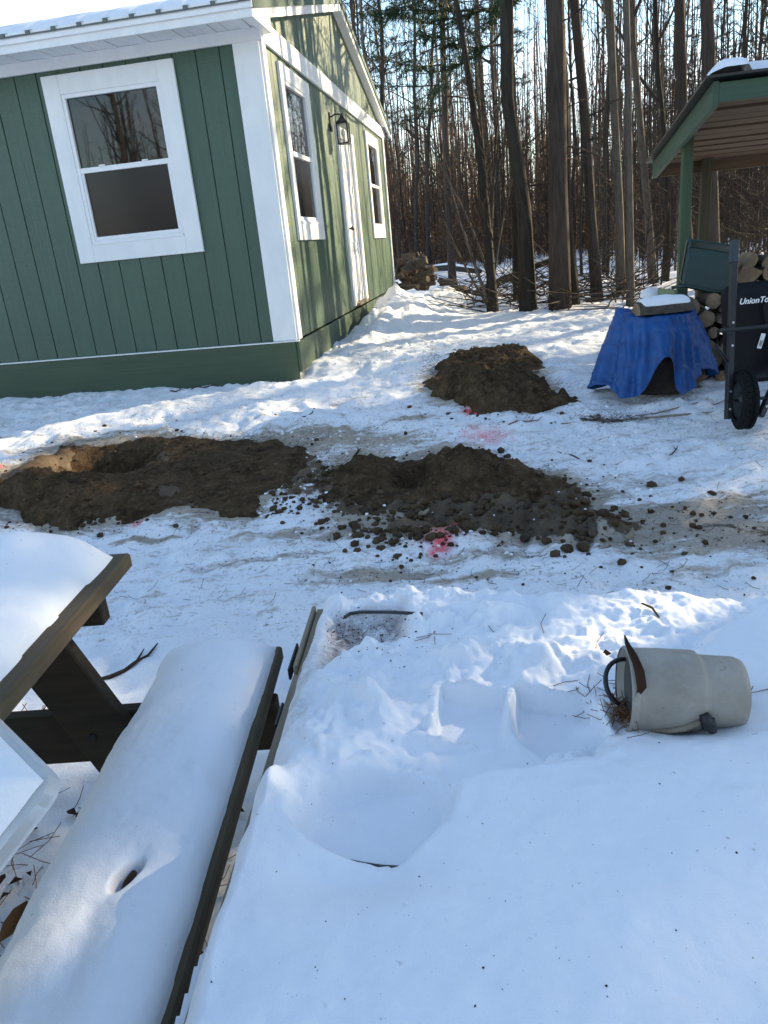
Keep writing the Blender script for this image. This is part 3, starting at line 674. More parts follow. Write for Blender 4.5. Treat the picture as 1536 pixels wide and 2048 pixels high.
# boxed end of the eave on the gable side
mb = MB(); mb.prism([(-EO - .028, zso - .034), (-.05, zso - .034), (.075, zso - .034), (.075, roofz(.075) - .012), (-EO - .028, roofz(-EO) - .02)], lambda u, w: (.050, u, w), lambda u, w: (RO + .02, u, w)); mb.build('eave_end_board', M['white'], Hb)
for sgn in (0, 1):
    f = (lambda a: a) if sgn == 0 else (lambda a: W - a)
    mb = MB(); a0 = .078 if sgn == 0 else -EO
    mb.prism([(a0, roofz(a0) - .125), (W / 2, roofz(W / 2) - .125), (W / 2, roofz(W / 2) - .035), (a0, roofz(a0) - .035)], lambda u, w: (RO - .004, f(u), w), lambda u, w: (RO + .021, f(u), w)); mb.build('rake_board', M['white'], Hb)
    mb = MB(); a1 = -EO - .02
    mb.prism([(a1, roofz(a1) - .05), (W / 2, roofz(W / 2) - .05), (W / 2, roofz(W / 2) + .02), (a1, roofz(a1) + .02)], lambda u, w: (RO + .022, f(u), w), lambda u, w: (RO + .036, f(u), w)); mb.build('rake_flashing', M['roof_edge'], Hb)
    mb = MB(); mb.prism([(.08, roofz(.08) - .12), (W / 2, roofz(W / 2) - .12), (W / 2, roofz(W / 2) - .105), (.08, roofz(.08) - .105)], lambda u, w: (.02, f(u), w), lambda u, w: (RO - .006, f(u), w)); mb.build('rake_soffit', M['vinyl'], Hb)
    mb = MB(); a1 = -EO - .055
    mb.prism([(a1, roofz(a1)), (W / 2, roofz(W / 2)), (W / 2, roofz(W / 2) + .012), (a1, roofz(a1) + .012)], lambda u, w: (RO + .03, f(u), w), lambda u, w: (-LB - .2, f(u), w))
    x = RO - .05
    while x > -LB:
        mb.prism([(a1 - .004, roofz(a1) + .004), (W / 2, roofz(W / 2) + .004), (W / 2, roofz(W / 2) + .034), (a1 - .004, roofz(a1) + .034)], lambda u, w: (x + .018, f(u), w), lambda u, w: (x - .018, f(u), w)); x -= .2236
    mb.build('roof', M['roof_metal'], Hb)
# roof snow: a slab whose lower edge scallops round the ribs
gx = np.arange(-LB, RO + .0, .02); ga = np.linspace(0, 1, 60)
X, T = np.meshgrid(gx, ga); A = -EO - .045 + T * (W / 2 + EO - .1); ribd = np.abs(((X - (RO - .05)) / .2236 + .5) % 1 - .5) * .2236
A = A + (1 - T) ** 12 * (.035 * np.exp(-(ribd / .03) ** 2) + .012 * fbm(X, X * 0, .3, 2, 7))
th = (.085 + .015 * fbm(X, A, .8, 3, 9)) * np.clip(T * 18, 0, 1) ** .45 * np.clip((RO - X) * 10, .15, 1) ** .5
Zs = roofz(0) + SLOPE * A + .014 + th
me = np_mesh('roof_snow', np.stack([X, A, Zs], -1).reshape(-1, 3), grid_faces(len(gx), len(ga)), M['snow_roof'])
rsn = link('roof_snow', me); rsn.matrix_world = Hb.matrix_world.copy(); tag(rsn, 'white snow layer lying on the cabin roof', kind='stuff')

# ------------------------------------------------------------------ woodshed (open lean-to)
SU = np.array([HU[0], HU[1]]); SR = np.array([-HV[0], -HV[1]])
SA = np.array([2.467, 5.6, 2.205]); SB = np.array([2.795, 7.6, 1.879])
slen = float((SB - SA)[:2] @ SU); sdz = (SB[2] - SA[2]) / slen
Sh = empty('woodshed', (SA[0], SA[1], 0)); Sh.matrix_world = Matrix(((SR[0], SU[0], 0, SA[0]), (SR[1], SU[1], 0, SA[1]), (0, 0, 1, 0), (0, 0, 0, 1)))
tag(Sh, 'open green lean-to woodshed with plank roof and snow on top', 'woodshed')
SW = 3.1; z0s = SA[2]
zr = lambda y: z0s + sdz * y
mb = MB(); mb.prism([(-.02, zr(-.02) - .155), (slen, zr(slen) - .14), (slen, zr(slen)), (-.02, zr(-.02))], lambda u, w: (0, u, w), lambda u, w: (.038, u, w)); mb.build('side_fascia', M['shed_green'], Sh)
mb = MB(); mb.box((SW / 2 + .039, .0, zr(0) - .065), (SW, .038, .118), bev=.003); mb.build('front_fascia', M['shed_green'], Sh)
mb = MB(); mb.box((SW / 2 + .05, slen - .04, zr(slen) - .085), (SW - .02, .038, .10), bev=.003); mb.build('rear_beam', M['roof_plank'], Sh)
y = .10; i = 0
while y < slen - .12:
    w_ = .135; mb = MB(); tilt = Matrix.Rotation(math.atan(sdz), 3, 'X')
    mb.box((SW / 2 + .05 + R_.uniform(-.01, .01), y + w_ / 2, zr(y + w_ / 2) - .036 + R_.uniform(-.004, .004)), (SW, w_, .024), tilt, bev=.003); mb.build('roof_plank', M['roof_plank'], Sh); y += w_ + R_.uniform(.012, .07); i += 1
for yy in (.035,):
    mb = MB(); mb.box((SW / 2 + .05, yy + .02, zr(yy) - .075), (SW, .038, .085), bev=.002); mb.build('front_rafter', M['roof_plank'], Sh)
mb = MB(); mb.prism([(-.08, zr(-.08) + .006), (slen + .06, zr(slen + .06) + .006), (slen + .06, zr(slen + .06) + .022), (-.08, zr(-.08) + .022)], lambda u, w: (-.06, u, w), lambda u, w: (SW + .1, u, w)); mb.build('roof', M['black_metal'], Sh)
def shl(p):   # world xy -> shed local
    d = np.array(p[:2]) - SA[:2]; return float(d @ SR), float(d @ SU)
p1 = aty(1366, 400, 6.6); q1 = shl(p1)
mb = MB(); mb.box((q1[0] + .02, q1[1], (zr(q1[1]) - .04 + .25) / 2), (.08, .08, zr(q1[1]) - .04 - .25), bev=.004); mb.build('post', M['shed_post'], Sh)
p2 = aty(1407, 400, 7.45); q2 = shl(p2); q2 = (q2[0], min(q2[1], slen - .12))
mb = MB(); mb.box((q2[0], q2[1], (zr(q2[1]) - .04 + .25) / 2), (.085, .085, zr(q2[1]) - .04 - .25), bev=.004); mb.build('post', M['post_bare'], Sh)
for yy in (.9, slen - .12):
    mb = MB(); mb.box((SW - .15, yy, (zr(yy) - .04 + .25) / 2), (.08, .08, zr(yy) - .29), bev=.004); mb.build('post', M['shed_post'], Sh)
pa = shl(aty(1318, 585, 6.75)); pb = shl(aty(1352, 585, 6.45))
mb = MB(); mb.bar((pa[0], pa[1], .66), (pb[0], pb[1], .66), .03, .30, bev=.003); mb.build('end_board', M['pale_green'], Sh)
gx = np.linspace(-.05, SW + .05, 140); gy = np.linspace(0, 1, 60); X, T = np.meshgrid(gx, gy)
Yv = -.075 + T * (slen - .0); n = fbm(X, Yv, .35, 3, 77)
thn = (.12 + .03 * n) * np.clip(T * 30 + .15, 0, 1) ** .5 * np.clip((X + .05) * 9, 0, 1) ** .6
thn = thn * (1 - sstep(.12, .5, T) * (1 - sstep(.05, .4, X + .25 * n)))
thn = np.where((T < .08) & (np.abs(X - .42 - .1 * n) < .18), thn * .15, thn)
o = link('shed_snow', np_mesh('shed_snow', np.stack([X, Yv, zr(Yv) + .018 + thn], -1).reshape(-1, 3), grid_faces(140, 60), M['snow_roof'])); o.matrix_world = Sh.matrix_world.copy(); tag(o, 'thick snow layer on the woodshed roof', kind='stuff')

# ------------------------------------------------------------------ split logs
def log_mesh(kind, r, Ln, seed):
    rr = random.Random(seed); mb = MB()
    if kind == 'round': pts = [(r * (1 + rr.uniform(-.06, .06)) * math.cos(a), r * (1 + rr.uniform(-.06, .06)) * math.sin(a)) for a in [k * 2 * math.pi / 12 for k in range(12)]]; bark = [True] * 12
    else:
        span = {'half': math.pi, 'quarter': math.pi * .55, 'third': math.pi * .75}[kind]; n = 7
        pts = [(r * (1 + rr.uniform(-.04, .04)) * math.cos(-span / 2 + span * k / n), r * math.sin(-span / 2 + span * k / n)) for k in range(n + 1)]
        bark = [True] * n
        if kind == 'half': bark += [False]
        else: pts.append((rr.uniform(-.05, .08) * r, rr.uniform(-.05, .05) * r)); bark += [False, False]
        cx = sum(p[0] for p in pts) / len(pts); pts = [(p[0] - cx, p[1]) for p in pts]
    n = len(pts); ks = 4; V = []
    for j in range(ks):
        y = -Ln / 2 + Ln * j / (ks - 1); s = 1 + rr.uniform(-.05, .05); ox, oz = rr.uniform(-.06, .06) * r, rr.uniform(-.06, .06) * r
        for (a, b) in pts: V.append((a * s + ox, y + (rr.uniform(-.008, .008) if j in (0, ks - 1) else 0), b * s + oz))
    F = []; mi = []
    for j in range(ks - 1):
        for i in range(n): F.append((j * n + i, j * n + (i + 1) % n, (j + 1) * n + (i + 1) % n, (j + 1) * n + i)); mi.append(0 if bark[i] else 2)
    F.append(tuple(range(n))); mi.append(1); F.append(tuple((ks - 1) * n + i for i in range(n))[::-1]); mi.append(1)
    mb.add(V, F); mb.mi = mi
    return mb.mesh('split_log', [M['log_bark'], M['log_cut'], M['log_split']])
LOGS = [log_mesh(k, r, .42, i) for i, (k, r) in enumerate([('quarter', .12), ('third', .10), ('half', .085), ('quarter', .135), ('round', .06), ('third', .115), ('half', .075), ('quarter', .11), ('round', .05)])]
def put_log(me, loc, rot, label, group=None, cat='split log', sc_=1):
    o = link('split_log', me); o.location = loc; o.rotation_euler = rot; o.scale = (sc_,) * 3; return tag(o, label, cat, group)
SP = aty(1372, 700, 5.42); yaw_s = -HY
def stack_row(x0, x1, y, zlo, zhi, label, group, seed):
    rr = random.Random(seed); z = zlo; row = 0
    while z < zhi:
        x = x0 + rr.uniform(0, .05) + (row % 2) * .03
        while x < x1:
            me = LOGS[rr.randrange(len(LOGS))]
            off = x - x0
            put_log(me, (x0 + off * SR[0], y + off * SR[1] + rr.uniform(-.025, .025), z + .058 + rr.uniform(-.012, .012)), Euler((rr.uniform(-.03, .03), rr.choice([0, 1.57, 3.14, 4.7, .8, 2.4, 5.5]) + rr.uniform(-.3, .3), yaw_s + rr.uniform(-.06, .06))), label, group, sc_=rr.uniform(.82, 1.0))
            x += rr.uniform(.115, .14)
        z += .103; row += 1
stack_row(SP[0] + .03, SP[0] + .95, SP[1] + .2, gh(SP[0] + .2, SP[1] + .1) - .01, .80, 'split firewood log with its cut end showing in the stack beside the blue tarp', 'firewood stacked at the woodshed front', 3)
stack_row(SP[0] + .62, SP[0] + 1.6, SP[1] + .85, .62, 1.02, 'split firewood log high in the rear stack behind the wheelbarrow', 'firewood stacked at the woodshed rear', 8)
# stump block with a snow cap left of the shed post
sp_ = aty(1303, 600, 6.9)
mb = MB(); mb.lathe([(.0, .0), (.105, 0), (.10, .2), (.095, .42), (.09, .43), (0, .43)], 16); o = mb.build('wood_block', M['log_bark']); o.location = (sp_[0], sp_[1], gh(*sp_[:2]) - .02 + .0); tag(o, 'upright wood block with snow cap left of the pale green plank', 'wood block')
zb_ = o.location.z + .43
mb = MB(); mb.lathe([(.097, -.005), (.10, .02), (.08, .05), (.04, .075), (0, .082)], 16); o = mb.build('snow_cap', M['snow'], o, True); o.location = (0, 0, .43)

# ------------------------------------------------------------------ green plastic tote lying on the log stack
T0, T1, T2, T3 = aty(1378, 492, 5.62), aty(1472, 506, 5.55), aty(1462, 586, 5.50), aty(1363, 574, 5.55)
tt = empty('plastic_tote', tuple((T2 + T3) / 2)); tag(tt, 'dark green plastic tub tipped on its side on the firewood', 'tub')
c0 = np.array(tt.location); mb = MB()
F4 = [T0 - c0, T1 - c0, T2 - c0, T3 - c0]; cen = sum(F4) / 4; back = [p + np.array([.15, .33, .02]) + (p - cen) * .06 for p in F4]
bev = []
def rrect(Q, k=.12, n=4):
    out = []
    for i in range(4):
        a, b, c = Q[i - 1], Q[i], Q[(i + 1) % 4]
        p, q = b + (a - b) * k, b + (c - b) * k
        for j in range(n + 1): t = j / n; out.append((1 - t) ** 2 * p + 2 * t * (1 - t) * b + t * t * q)
    return out
r0 = rrect([cen + (p - cen) * .93 for p in F4]); r1 = rrect([p + np.array([0, .02, 0]) for p in F4]); r2 = rrect(back, .1); r3 = rrect([cen + np.array([.15, .33, .02]) + (p - cen - np.array([.15, .33, .02])) * 1.08 for p in back], .1); n = len(r0)
V = r0 + r1 + r2 + r3 + [p + np.array([0, .025, 0]) for p in r3]
F = [tuple(range(n))] + [(k * n + i, k * n + (i + 1) % n, (k + 1) * n + (i + 1) % n, (k + 1) * n + i) for k in range(4) for i in range(n)]
mb.add(V, F); mb.build('tub_body', M['tote'], tt)
mb = MB()
mb.tube([T3 - c0 + np.array([-.06, .03, -.0]), T3 - c0 + np.array([.03, -.02, .005]), (T2 + T3) / 2 - c0 + np.array([0, -.03, -.005]), T2 - c0 + np.array([-.02, -.02, 0])], [.012, .014, .014, .01], 8); mb.build('tub_rim', M['tote'], tt, True)

# ------------------------------------------------------------------ blue tarp over a rusty drum
TC = np.array([2.04, 5.38]); gz_t = gh(TC[0], TC[1])
mb = MB(); mb.lathe([(0, .0), (.24, 0), (.248, .02), (.24, .04), (.24, .22), (.252, .235), (.24, .25), (.24, .47), (.248, .485), (0, .485)], 40); o = mb.build('metal_drum', M['rust'], None, True); o.location = (TC[0] + .03, TC[1] + .02, gz_t - .02); tag(o, 'dark rusty metal drum under the blue tarp', 'drum')
nt, ns = 220, 70; th = np.linspace(0, 2 * math.pi, nt, endpoint=False); ss = np.linspace(0, 1, ns); TH, S = np.meshgrid(th, ss)
dg = np.degrees(TH)
def lobe(c, w): return np.exp(-(((dg - c + 180) % 360 - 180) / w) ** 2)
ztop = .775; tt_ = np.clip((S - .32) / .68, 0, 1)
hem = gz_t - .012 + .20 * lobe(257, 11) + .15 * lobe(268, 8) + .12 * lobe(330, 22) + .05 * np.sin(TH * 3 + 1) ** 2 + .03 * lobe(190, 20)
corner = lambda c, w: np.exp(-np.abs((dg - c + 180) % 360 - 180) / w)
flare = .055 + .13 * corner(188, 26) + .05 * lobe(232, 26) + .10 * corner(335, 20) + .08 * corner(70, 40)
fold = .040 * (2 * np.abs(((4 * TH + .6 + .8 * np.sin(2 * TH)) / math.pi) % 2 - 1) - 1) + .022 * np.sin(11 * TH + 2 * np.sin(3 * TH)) + .010 * np.sin(23 * TH + 1.0)
r = np.where(S < .32, S / .32 * .262, .262 + flare * tt_ ** .85 + fold * tt_ ** .7)
z = np.where(S < .32, ztop - .015 * (S / .32) ** 2, ztop - .015 - (ztop - .015 - hem) * tt_)
z = z + (.05 * lobe(165, 38) + .0) * np.exp(-((S - .30) / .14) ** 2)
r = r - .015 * np.exp(-((S - .36) / .05) ** 2)
X = TC[0] + r * np.cos(TH); Yv = TC[1] + r * np.sin(TH); wr = .014 * (1 - 2 * np.abs(fbm(TH * .55 + .35 * z, z * .55 + .2 * TH, .16, 3, 33))) + .006 * fbm(X + 3 * z, Yv - z, .05, 2, 34)
X = X + wr * np.cos(TH); Yv = Yv + wr * np.sin(TH); z = z + wr * .5 * (S < .35)
V = np.stack([X, Yv, z], -1).reshape(-1, 3); i = np.arange(ns - 1)[:, None] * nt; j = np.arange(nt)[None, :]; jn = (j + 1) % nt
F = np.stack([i + j, i + jn, i + jn + nt, i + j + nt], -1).reshape(-1, 4)
o = link('blue_tarp', np_mesh('blue_tarp', V, F, M['tarp'])); tag(o, 'crumpled blue tarp draped over the dark drum, log on top', 'tarp')
k0 = int((ns - 3) * nt + nt * 186 / 360); gp_ = V[k0]
mb = MB(); mb.lathe([(.004, .0), (.010, .002), (.010, -.002)], 12, Matrix.Translation((gp_[0] - .012, gp_[1] - .012, gp_[2])) @ Matrix.Rotation(rad(80), 4, 'X')); mb.build('grommet', M['grommet'], o)
lg = log_mesh('half', .095, .37, 77); a0, a1 = aty(1277, 632, 5.25), aty(1372, 640, 5.25)
o = link('split_log', lg); o.location = ((a0[0] + a1[0]) / 2, 5.25, ztop + .050); o.rotation_euler = Euler((0, -1.45, 1.54 + .05)); tag(o, 'half-round split log with snow on top, lying on the blue tarp', 'split log')
gx = np.linspace(-.16, .17, 60); gy = np.linspace(-.075, .07, 24); X, Yv = np.meshgrid(gx, gy); e = np.clip(1 - ((X - .005) / .165) ** 6, 0, 1) * np.clip(1 - (Yv / .072) ** 4, 0, 1)
zz = .088 * np.sqrt(np.clip(1 - (Yv / .1) ** 2, 0, 1)) - .034 + (.030 + .014 * fbm(X, Yv, .09, 3, 12)) * e - .012 * (e < .08)
sn = link('snow_cap', np_mesh('snow_cap', np.stack([X, Yv, zz], -1).reshape(-1, 3), grid_faces(60, 24), M['snow'])); sn.location = (o.location.x, o.location.y, o.location.z - .014); tag(sn, 'thin snow lying on the log on the tarp', kind='stuff')

# ------------------------------------------------------------------ wheelbarrow tipped up on its nose against the wood
wt, wb_ = aty(1469, 486, 4.62), aty(1456, 838, 4.28)
Wb = empty('wheelbarrow', tuple(wb_)); tag(Wb, 'black wheelbarrow stood on its nose with handles up against the firewood', 'wheelbarrow')
w0 = np.array(Wb.location); LP = lambda p: tuple(np.array(p) - w0)
rt = wt + np.array([.60, -.06, 0]); rb = wb_ + np.array([.19, 0, -.005])
for a, b in ((wb_, wt), (rb, rt)):
    a, b = np.array(a), np.array(b); g = a + (b - a) * .88
    mb = MB(); mb.bar(LP(a), LP(b), .034, .040, (0, 1, 0), bev=.004); rl = mb.build('rail', M['rail'], Wb)
    mb = MB(); mb.bar(LP(g), LP(b + (b - a) * .015), .046, .052, (0, 1, 0), bev=.01); mb.build('grip', M['grip'], rl)
    for t in (.06, .16, .42, .55): mb = MB(); q = a + (b - a) * t; mb.lathe([(.0, .006), (.007, .005), (.008, 0)], 8, Matrix.Translation(Vector(LP(q + np.array([0, -.019, 0])))) @ Matrix.Rotation(rad(90), 4, 'X')); mb.build('bolt', M['grommet'], rl)
# tray: underside faces the yard
def rr4(x0, x1, z0, z1, xa, xb, y, n=5, k=.07):
    Q = [np.array([x0, y, z1]), np.array([x1, y, z1]), np.array([xb, y, z0]), np.array([xa, y, z0])]; return rrect(Q, k * 2, n)
tx = aty(1441, 620, 4.70)[0] + .10; dz = wb_[2]
secs = [rr4(tx + .03, tx + .56, dz + .27, dz + .64, tx + .12, tx + .44, 4.46), rr4(tx - .0, tx + .60, dz + .22, dz + .68, tx + .06, tx + .5, 4.49), rr4(tx - .055, tx + .66, dz + .16, dz + .70, tx + .02, tx + .56, 4.60), rr4(tx - .075, tx + .70, dz + .13, dz + .715, tx - .0, tx + .60, 4.70), rr4(tx - .10, tx + .73, dz + .11, dz + .73, tx - .03, tx + .63, 4.705), rr4(tx - .10, tx + .73, dz + .11, dz + .73, tx - .03, tx + .63, 4.73)]
n = len(secs[0]); V = [LP(p) for s in secs for p in s]; F = [tuple(range(n))] + [(k * n + i, k * n + (i + 1) % n, (k + 1) * n + (i + 1) % n, (k + 1) * n + i) for k in range(len(secs) - 1) for i in range(n)]
# shoulder lip across the top with the maker's name
mb = MB(); mb.add(V, F); tray = mb.build('tray', M['poly'], Wb)
for p in tray.data.polygons: p.use_smooth = len(p.vertices) == 4
lipc = aty(1536, 603, 4.455)
mb = MB(); mb.box(LP((tx + .36, 4.50, lipc[2])), (.60, .07, .10), bev=.02); mb.build('tray_lip', M['poly'], tray)
fc = bpy.data.curves.new('lettering', 'FONT'); fc.body = 'UnionTools'; fc.size = .047; fc.shear = .25; fc.offset = .0009; fc.extrude = .0008; fc.space_character = 1.0; fc.materials.append(M['label_white'])
fo = bpy.data.objects.new('text_tmp', fc); COL.objects.link(fo); bpy.context.view_layer.update(); fm = bpy.data.meshes.new_from_object(fo.evaluated_get(bpy.context.evaluated_depsgraph_get())); bpy.data.objects.remove(fo); fo = link('lettering', fm); fo.parent = tray; lp = aty(1478, 608, 4.462); fo.location = LP((lp[0], 4.4625, lp[2] - .003)); fo.rotation_euler = (rad(90), 0, -.03)
s0 = aty(1523, 682, 4.45); mb = MB(); mb.box((0, 0, 0), (.026, .002, .088)); so = mb.build('label_sticker', M['label_white'], tray); so.location = LP((s0[0], 4.452, s0[2])); so.rotation_euler = (0, rad(14), 0)
mb = MB(); rr = random.Random(4); zc = -.03
for k in range(11): wv = rr.choice([.0012, .002, .003]); mb.box((0, -.0016, zc), (.018, .001, wv)); zc += wv + rr.choice([.0012, .002])
so2 = mb.build('barcode', M['ink'], so)
# wheel
wc = aty(1487, 800, 4.30); wr_ = .165
axis = Matrix.Translation(Vector(LP(wc))) @ Matrix.Rotation(rad(90), 4, 'Y') @ Matrix.Rotation(rad(8), 4, 'X')
mb = MB(); prof = [(wr_ - .055, -.042)] + [(wr_ - .052 + .052 * math.sin(a) ** .8, -.05 * math.cos(a)) for a in np.linspace(.25, math.pi - .25, 12)] + [(wr_ - .055, .042)]
mb.lathe(prof, 36, axis); ty = mb.build('wheel', M['rubber'], Wb, True)
mb = MB()
for k in range(30):
    a = k * 2 * math.pi / 30
    for sx in (-1, 1): mb.box(axis @ Vector(((wr_ + .001) * math.cos(a + sx * .05), (wr_ + .001) * math.sin(a + sx * .05), sx * .02)), (.012, .03, .02), (axis @ Matrix.Rotation(a, 4, 'Z')).to_3x3())
mb.build('tread', M['rubber'], ty)
mb = MB(); mb.lathe([(0, -.03), (.03, -.035), (.05, -.015), (wr_ - .052, -.03), (wr_ - .05, .03), (.05, .015), (.03, .035), (0, .03)], 24, axis); mb.build('rim', M['rail'], ty)
mb = MB(); mb.bar(LP(wc + np.array([-.10, 0, 0])), LP(wc + np.array([.13, 0, 0])), .016, .016); mb.build('axle', M['rail'], Wb)
mb = MB(); L0 = wb_ + (wt - wb_) * .51
cl = [aty(1455, 655, 4.40), aty(1437, 662, 4.33), aty(1433, 692, 4.31), aty(1455, 722, 4.36)]
mb.tube([LP(p) for p in cl], .011, 8); mb.build('leg', M['black_metal'], Wb, True)
mb = MB(); mb.tube([LP(cl[1]), LP(cl[1] + np.array([.35, 0, .0])), LP(cl[1] + np.array([.60, 0, 0]))], .011, 8); mb.build('cross_brace', M['black_metal'], Wb, True)
mb = MB(); e = cl[1] + np.array([.60, 0, 0]); mb.tube([LP(e), LP(e + np.array([.02, -.02, -.09])), LP(rb + (rt - rb) * .3)], .011, 8); mb.build('leg', M['black_metal'], Wb, True)

# ------------------------------------------------------------------ picnic table
tau = .052; TE = np.array([-.627, 1.715])
Tb = empty('picnic_table', (TE[0], TE[1], 0), -tau); tag(Tb, 'weathered wooden picnic table with attached bench buried in snow', 'picnic table')
LT = 1.83
for i in range(5):
    mb = MB(); mb.box((-.0715 - i * .149, -LT / 2 + R_.uniform(-.004, .004), .731), (.143, LT, .038), bev=.005); mb.build('tabletop_plank', M['table_wood'], Tb)
for side in (0, 1):
    for i in range(2):
        x = .331 - .067 - i * .138
        if side: x = -.745 - x
        mb = MB(); mb.box((x, -LT / 2 + .018 + R_.uniform(-.003, .003), .431), (.132, LT, .038), bev=.005); mb.build('bench_plank', M['table_wood'], Tb)
for yy, dirn in ((-.155, 1), (-LT + .155, -1)):
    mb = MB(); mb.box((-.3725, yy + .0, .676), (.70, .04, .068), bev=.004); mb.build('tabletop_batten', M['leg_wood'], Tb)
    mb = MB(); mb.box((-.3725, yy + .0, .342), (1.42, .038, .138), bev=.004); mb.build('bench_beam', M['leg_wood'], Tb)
    for s in (0, 1):
        a = (-.216, yy - .041 * dirn, .708); b = (.085, yy - .041 * dirn, .0)
        if s: a = (-.745 - a[0], a[1], a[2]); b = (-.745 - b[0], b[1], b[2])
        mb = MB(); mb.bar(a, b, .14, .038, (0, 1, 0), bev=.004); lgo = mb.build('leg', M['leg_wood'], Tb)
        for t in (.08, .47, .57): mb = MB(); q = Vector(a).lerp(Vector(b), t); mb.lathe([(0, .006), (.008, .005), (.010, 0)], 8, Matrix.Translation(q + Vector((.02 * (-1) ** int(t * 100), -.019 * dirn, 0))) @ Matrix.Rotation(rad(90) * dirn, 4, 'X')); mb.build('bolt', M['black_metal'], lgo)
def snow_sheet(name, label, X, Y, Z, parent_m=None, mat='snow', keep=None):
    ny, nx = X.shape; F = grid_faces(nx, ny)
    if keep is not None: F = F[keep.ravel()[F].all(1)]
    o = link(name, np_mesh(name, np.stack([X, Y, Z], -1).reshape(-1, 3), F, M[mat]))
    if parent_m is not None: o.matrix_world = parent_m
    return tag(o, label, kind='stuff')
Tm = Matrix.Translation((TE[0], TE[1], 0)) @ Matrix.Rotation(-tau, 4, 'Z')
def loc_t(px, py, z):
    p = Tm.inverted() @ Vector(atz(px, py, z)); return p.x, p.y
gx = np.arange(-.745, -.012, .0065); gy = np.arange(-1.25, -.004, .0065); X, Yv = np.meshgrid(gx, gy)
ed = -X - .034 - .006 * fbm(X * 0, Yv, .12, 2, 3); eb = -Yv - .012 - .02 * (np.clip((X + .12) / .12, 0, 1)) ** 2 - .008 * fbm(X, Yv * 0, .1, 3, 8)
prof = lambda q, w, p: (1 - (1 - np.clip(q / w, 0, 1)) ** 2.6) ** (p * 1.15)
H_ = .095 * prof(ed, .24, .62) * prof(eb, .07, .5)
b1 = loc_t(55, 1080, .84); b2 = loc_t(170, 1085, .8)
H_ = H_ + .035 * gau(X, Yv, b1[0], b1[1] - .05, .05, .06) * prof(eb, .03, .5) + .012 * gau(X, Yv, b2[0], b2[1] - .06, .05, .05) * prof(eb, .03, .5) + .006 * fbm(X, Yv, .25, 3, 15) * prof(ed, .1, 1) * prof(eb, .1, 1) + .0012 * fbm(X, Yv, .02, 2, 16)
snow_sheet('table_snow', 'smooth thick snow heaped on the picnic table top', X, Yv, .7505 + H_ - .006 * ((ed < 0) | (eb < 0)), Tm)
# bench snow: a long loaf
bx0, bx1 = .322 - .285, .330 - .010
gx = np.linspace(bx0 - .014, bx1 + .006, 130); gy = np.arange(-1.75, .02, .0042); X, Yv = np.meshgrid(gx, gy)
er = (bx1 - .004 - X) + .005 * fbm(X * 0, Yv, .12, 4, 31); el = (X - bx0) + .014 * fbm(X * 0, Yv, .2, 4, 32); ee = -Yv + .012 + .0 * X
H_ = (.068 + .008 * fbm(X, Yv, .3, 2, 47)) * prof(er, .15, .5) * prof(el, .14, .5) * prof(ee, .12, .45)
h1 = loc_t(250, 1738, .52); h2 = loc_t(405, 1520, .53); h3 = loc_t(300, 1690, .53); h4 = loc_t(440, 1500, .53); h5 = loc_t(185, 1880, .52)
inner = prof(er, .06, 1) * prof(el, .06, 1)
H_ = H_ + inner * (-.12 * np.exp(-((((X - h1[0]) * .94 - (Yv - h1[1]) * .34) / .013) ** 2 + (((X - h1[0]) * .34 + (Yv - h1[1]) * .94) / .026) ** 2) ** 1.8) - .010 * gau(X, Yv, h1[0] + .006, h1[1] + .03, .02, .03)
    + .013 * gau(X, Yv, h2[0] - .005, h2[1] - .01, .022, .04, .5) - .018 * gau(X, Yv, h4[0] + .02, h4[1] - .0, .022, .05, .35) - .012 * gau(X, Yv, h5[0] - .02, h5[1], .03, .12) + .005 * fbm(X, Yv, .13, 4, 41))
H_ = H_ + .0012 * fbm(X, Yv, .02, 2, 46)
Zb = .4505 + H_ - .014 * sstep(.004, -.008, el) - .008 * sstep(.002, -.005, er)
snow_sheet('bench_snow', 'rounded loaf of snow lying along the picnic bench', X, Yv, Zb, Tm)
hw = Tm @ Vector((h1[0], h1[1], .492))
o = link('hole_lump', blob_mesh('hole_lump', 9, M['leaf_dark'], 2)); o.location = hw; o.scale = (.008, .021, .006); o.rotation_euler = (.35, .15, -.35); tag(o, 'dark lump added to darken the little hole in the bench snow', 'dark lump')  # lump added only to make the inside of the hole dark
# translucent tote lid with snow, lying askew on the table
A0 = atz(110, 1560, .862); A1 = atz(0, 1450, .885); A2 = atz(0, 1750, .80)
e1 = (A1 - A0) / np.linalg.norm(A1 - A0); e2 = (A2 - A0); e2 = e2 - e1 * (e2 @ e1); e2 /= np.linalg.norm(e2); e3 = np.cross(e1, e2); e3 = e3 if e3[2] > 0 else -e3
Ld = empty('tote_lid', tuple(A0)); Ld.matrix_world = Matrix(((e1[0], e2[0], e3[0], A0[0]), (e1[1], e2[1], e3[1], A0[1]), (e1[2], e2[2], e3[2], A0[2]), (0, 0, 0, 1)))
tag(Ld, 'clear plastic tote lid heaped with snow, sticking out over the table edge', 'plastic lid')
mb = MB(); Q = [np.array(p) for p in ((0, 0), (.42, 0), (.42, .52), (0, .52))]
def ring(off, z): return [np.array([p[0], p[1], z]) for p in rrect([np.array([off, off]), np.array([.42 - off, off]), np.array([.42 - off, .52 - off]), np.array([off, .52 - off])], .06, 4)]
rg = [ring(.012, -.024), ring(0, -.022), ring(0, 0), ring(.008, .004), ring(.02, .003), ring(.026, -.008), ring(.03, -.010)]; n = len(rg[0])
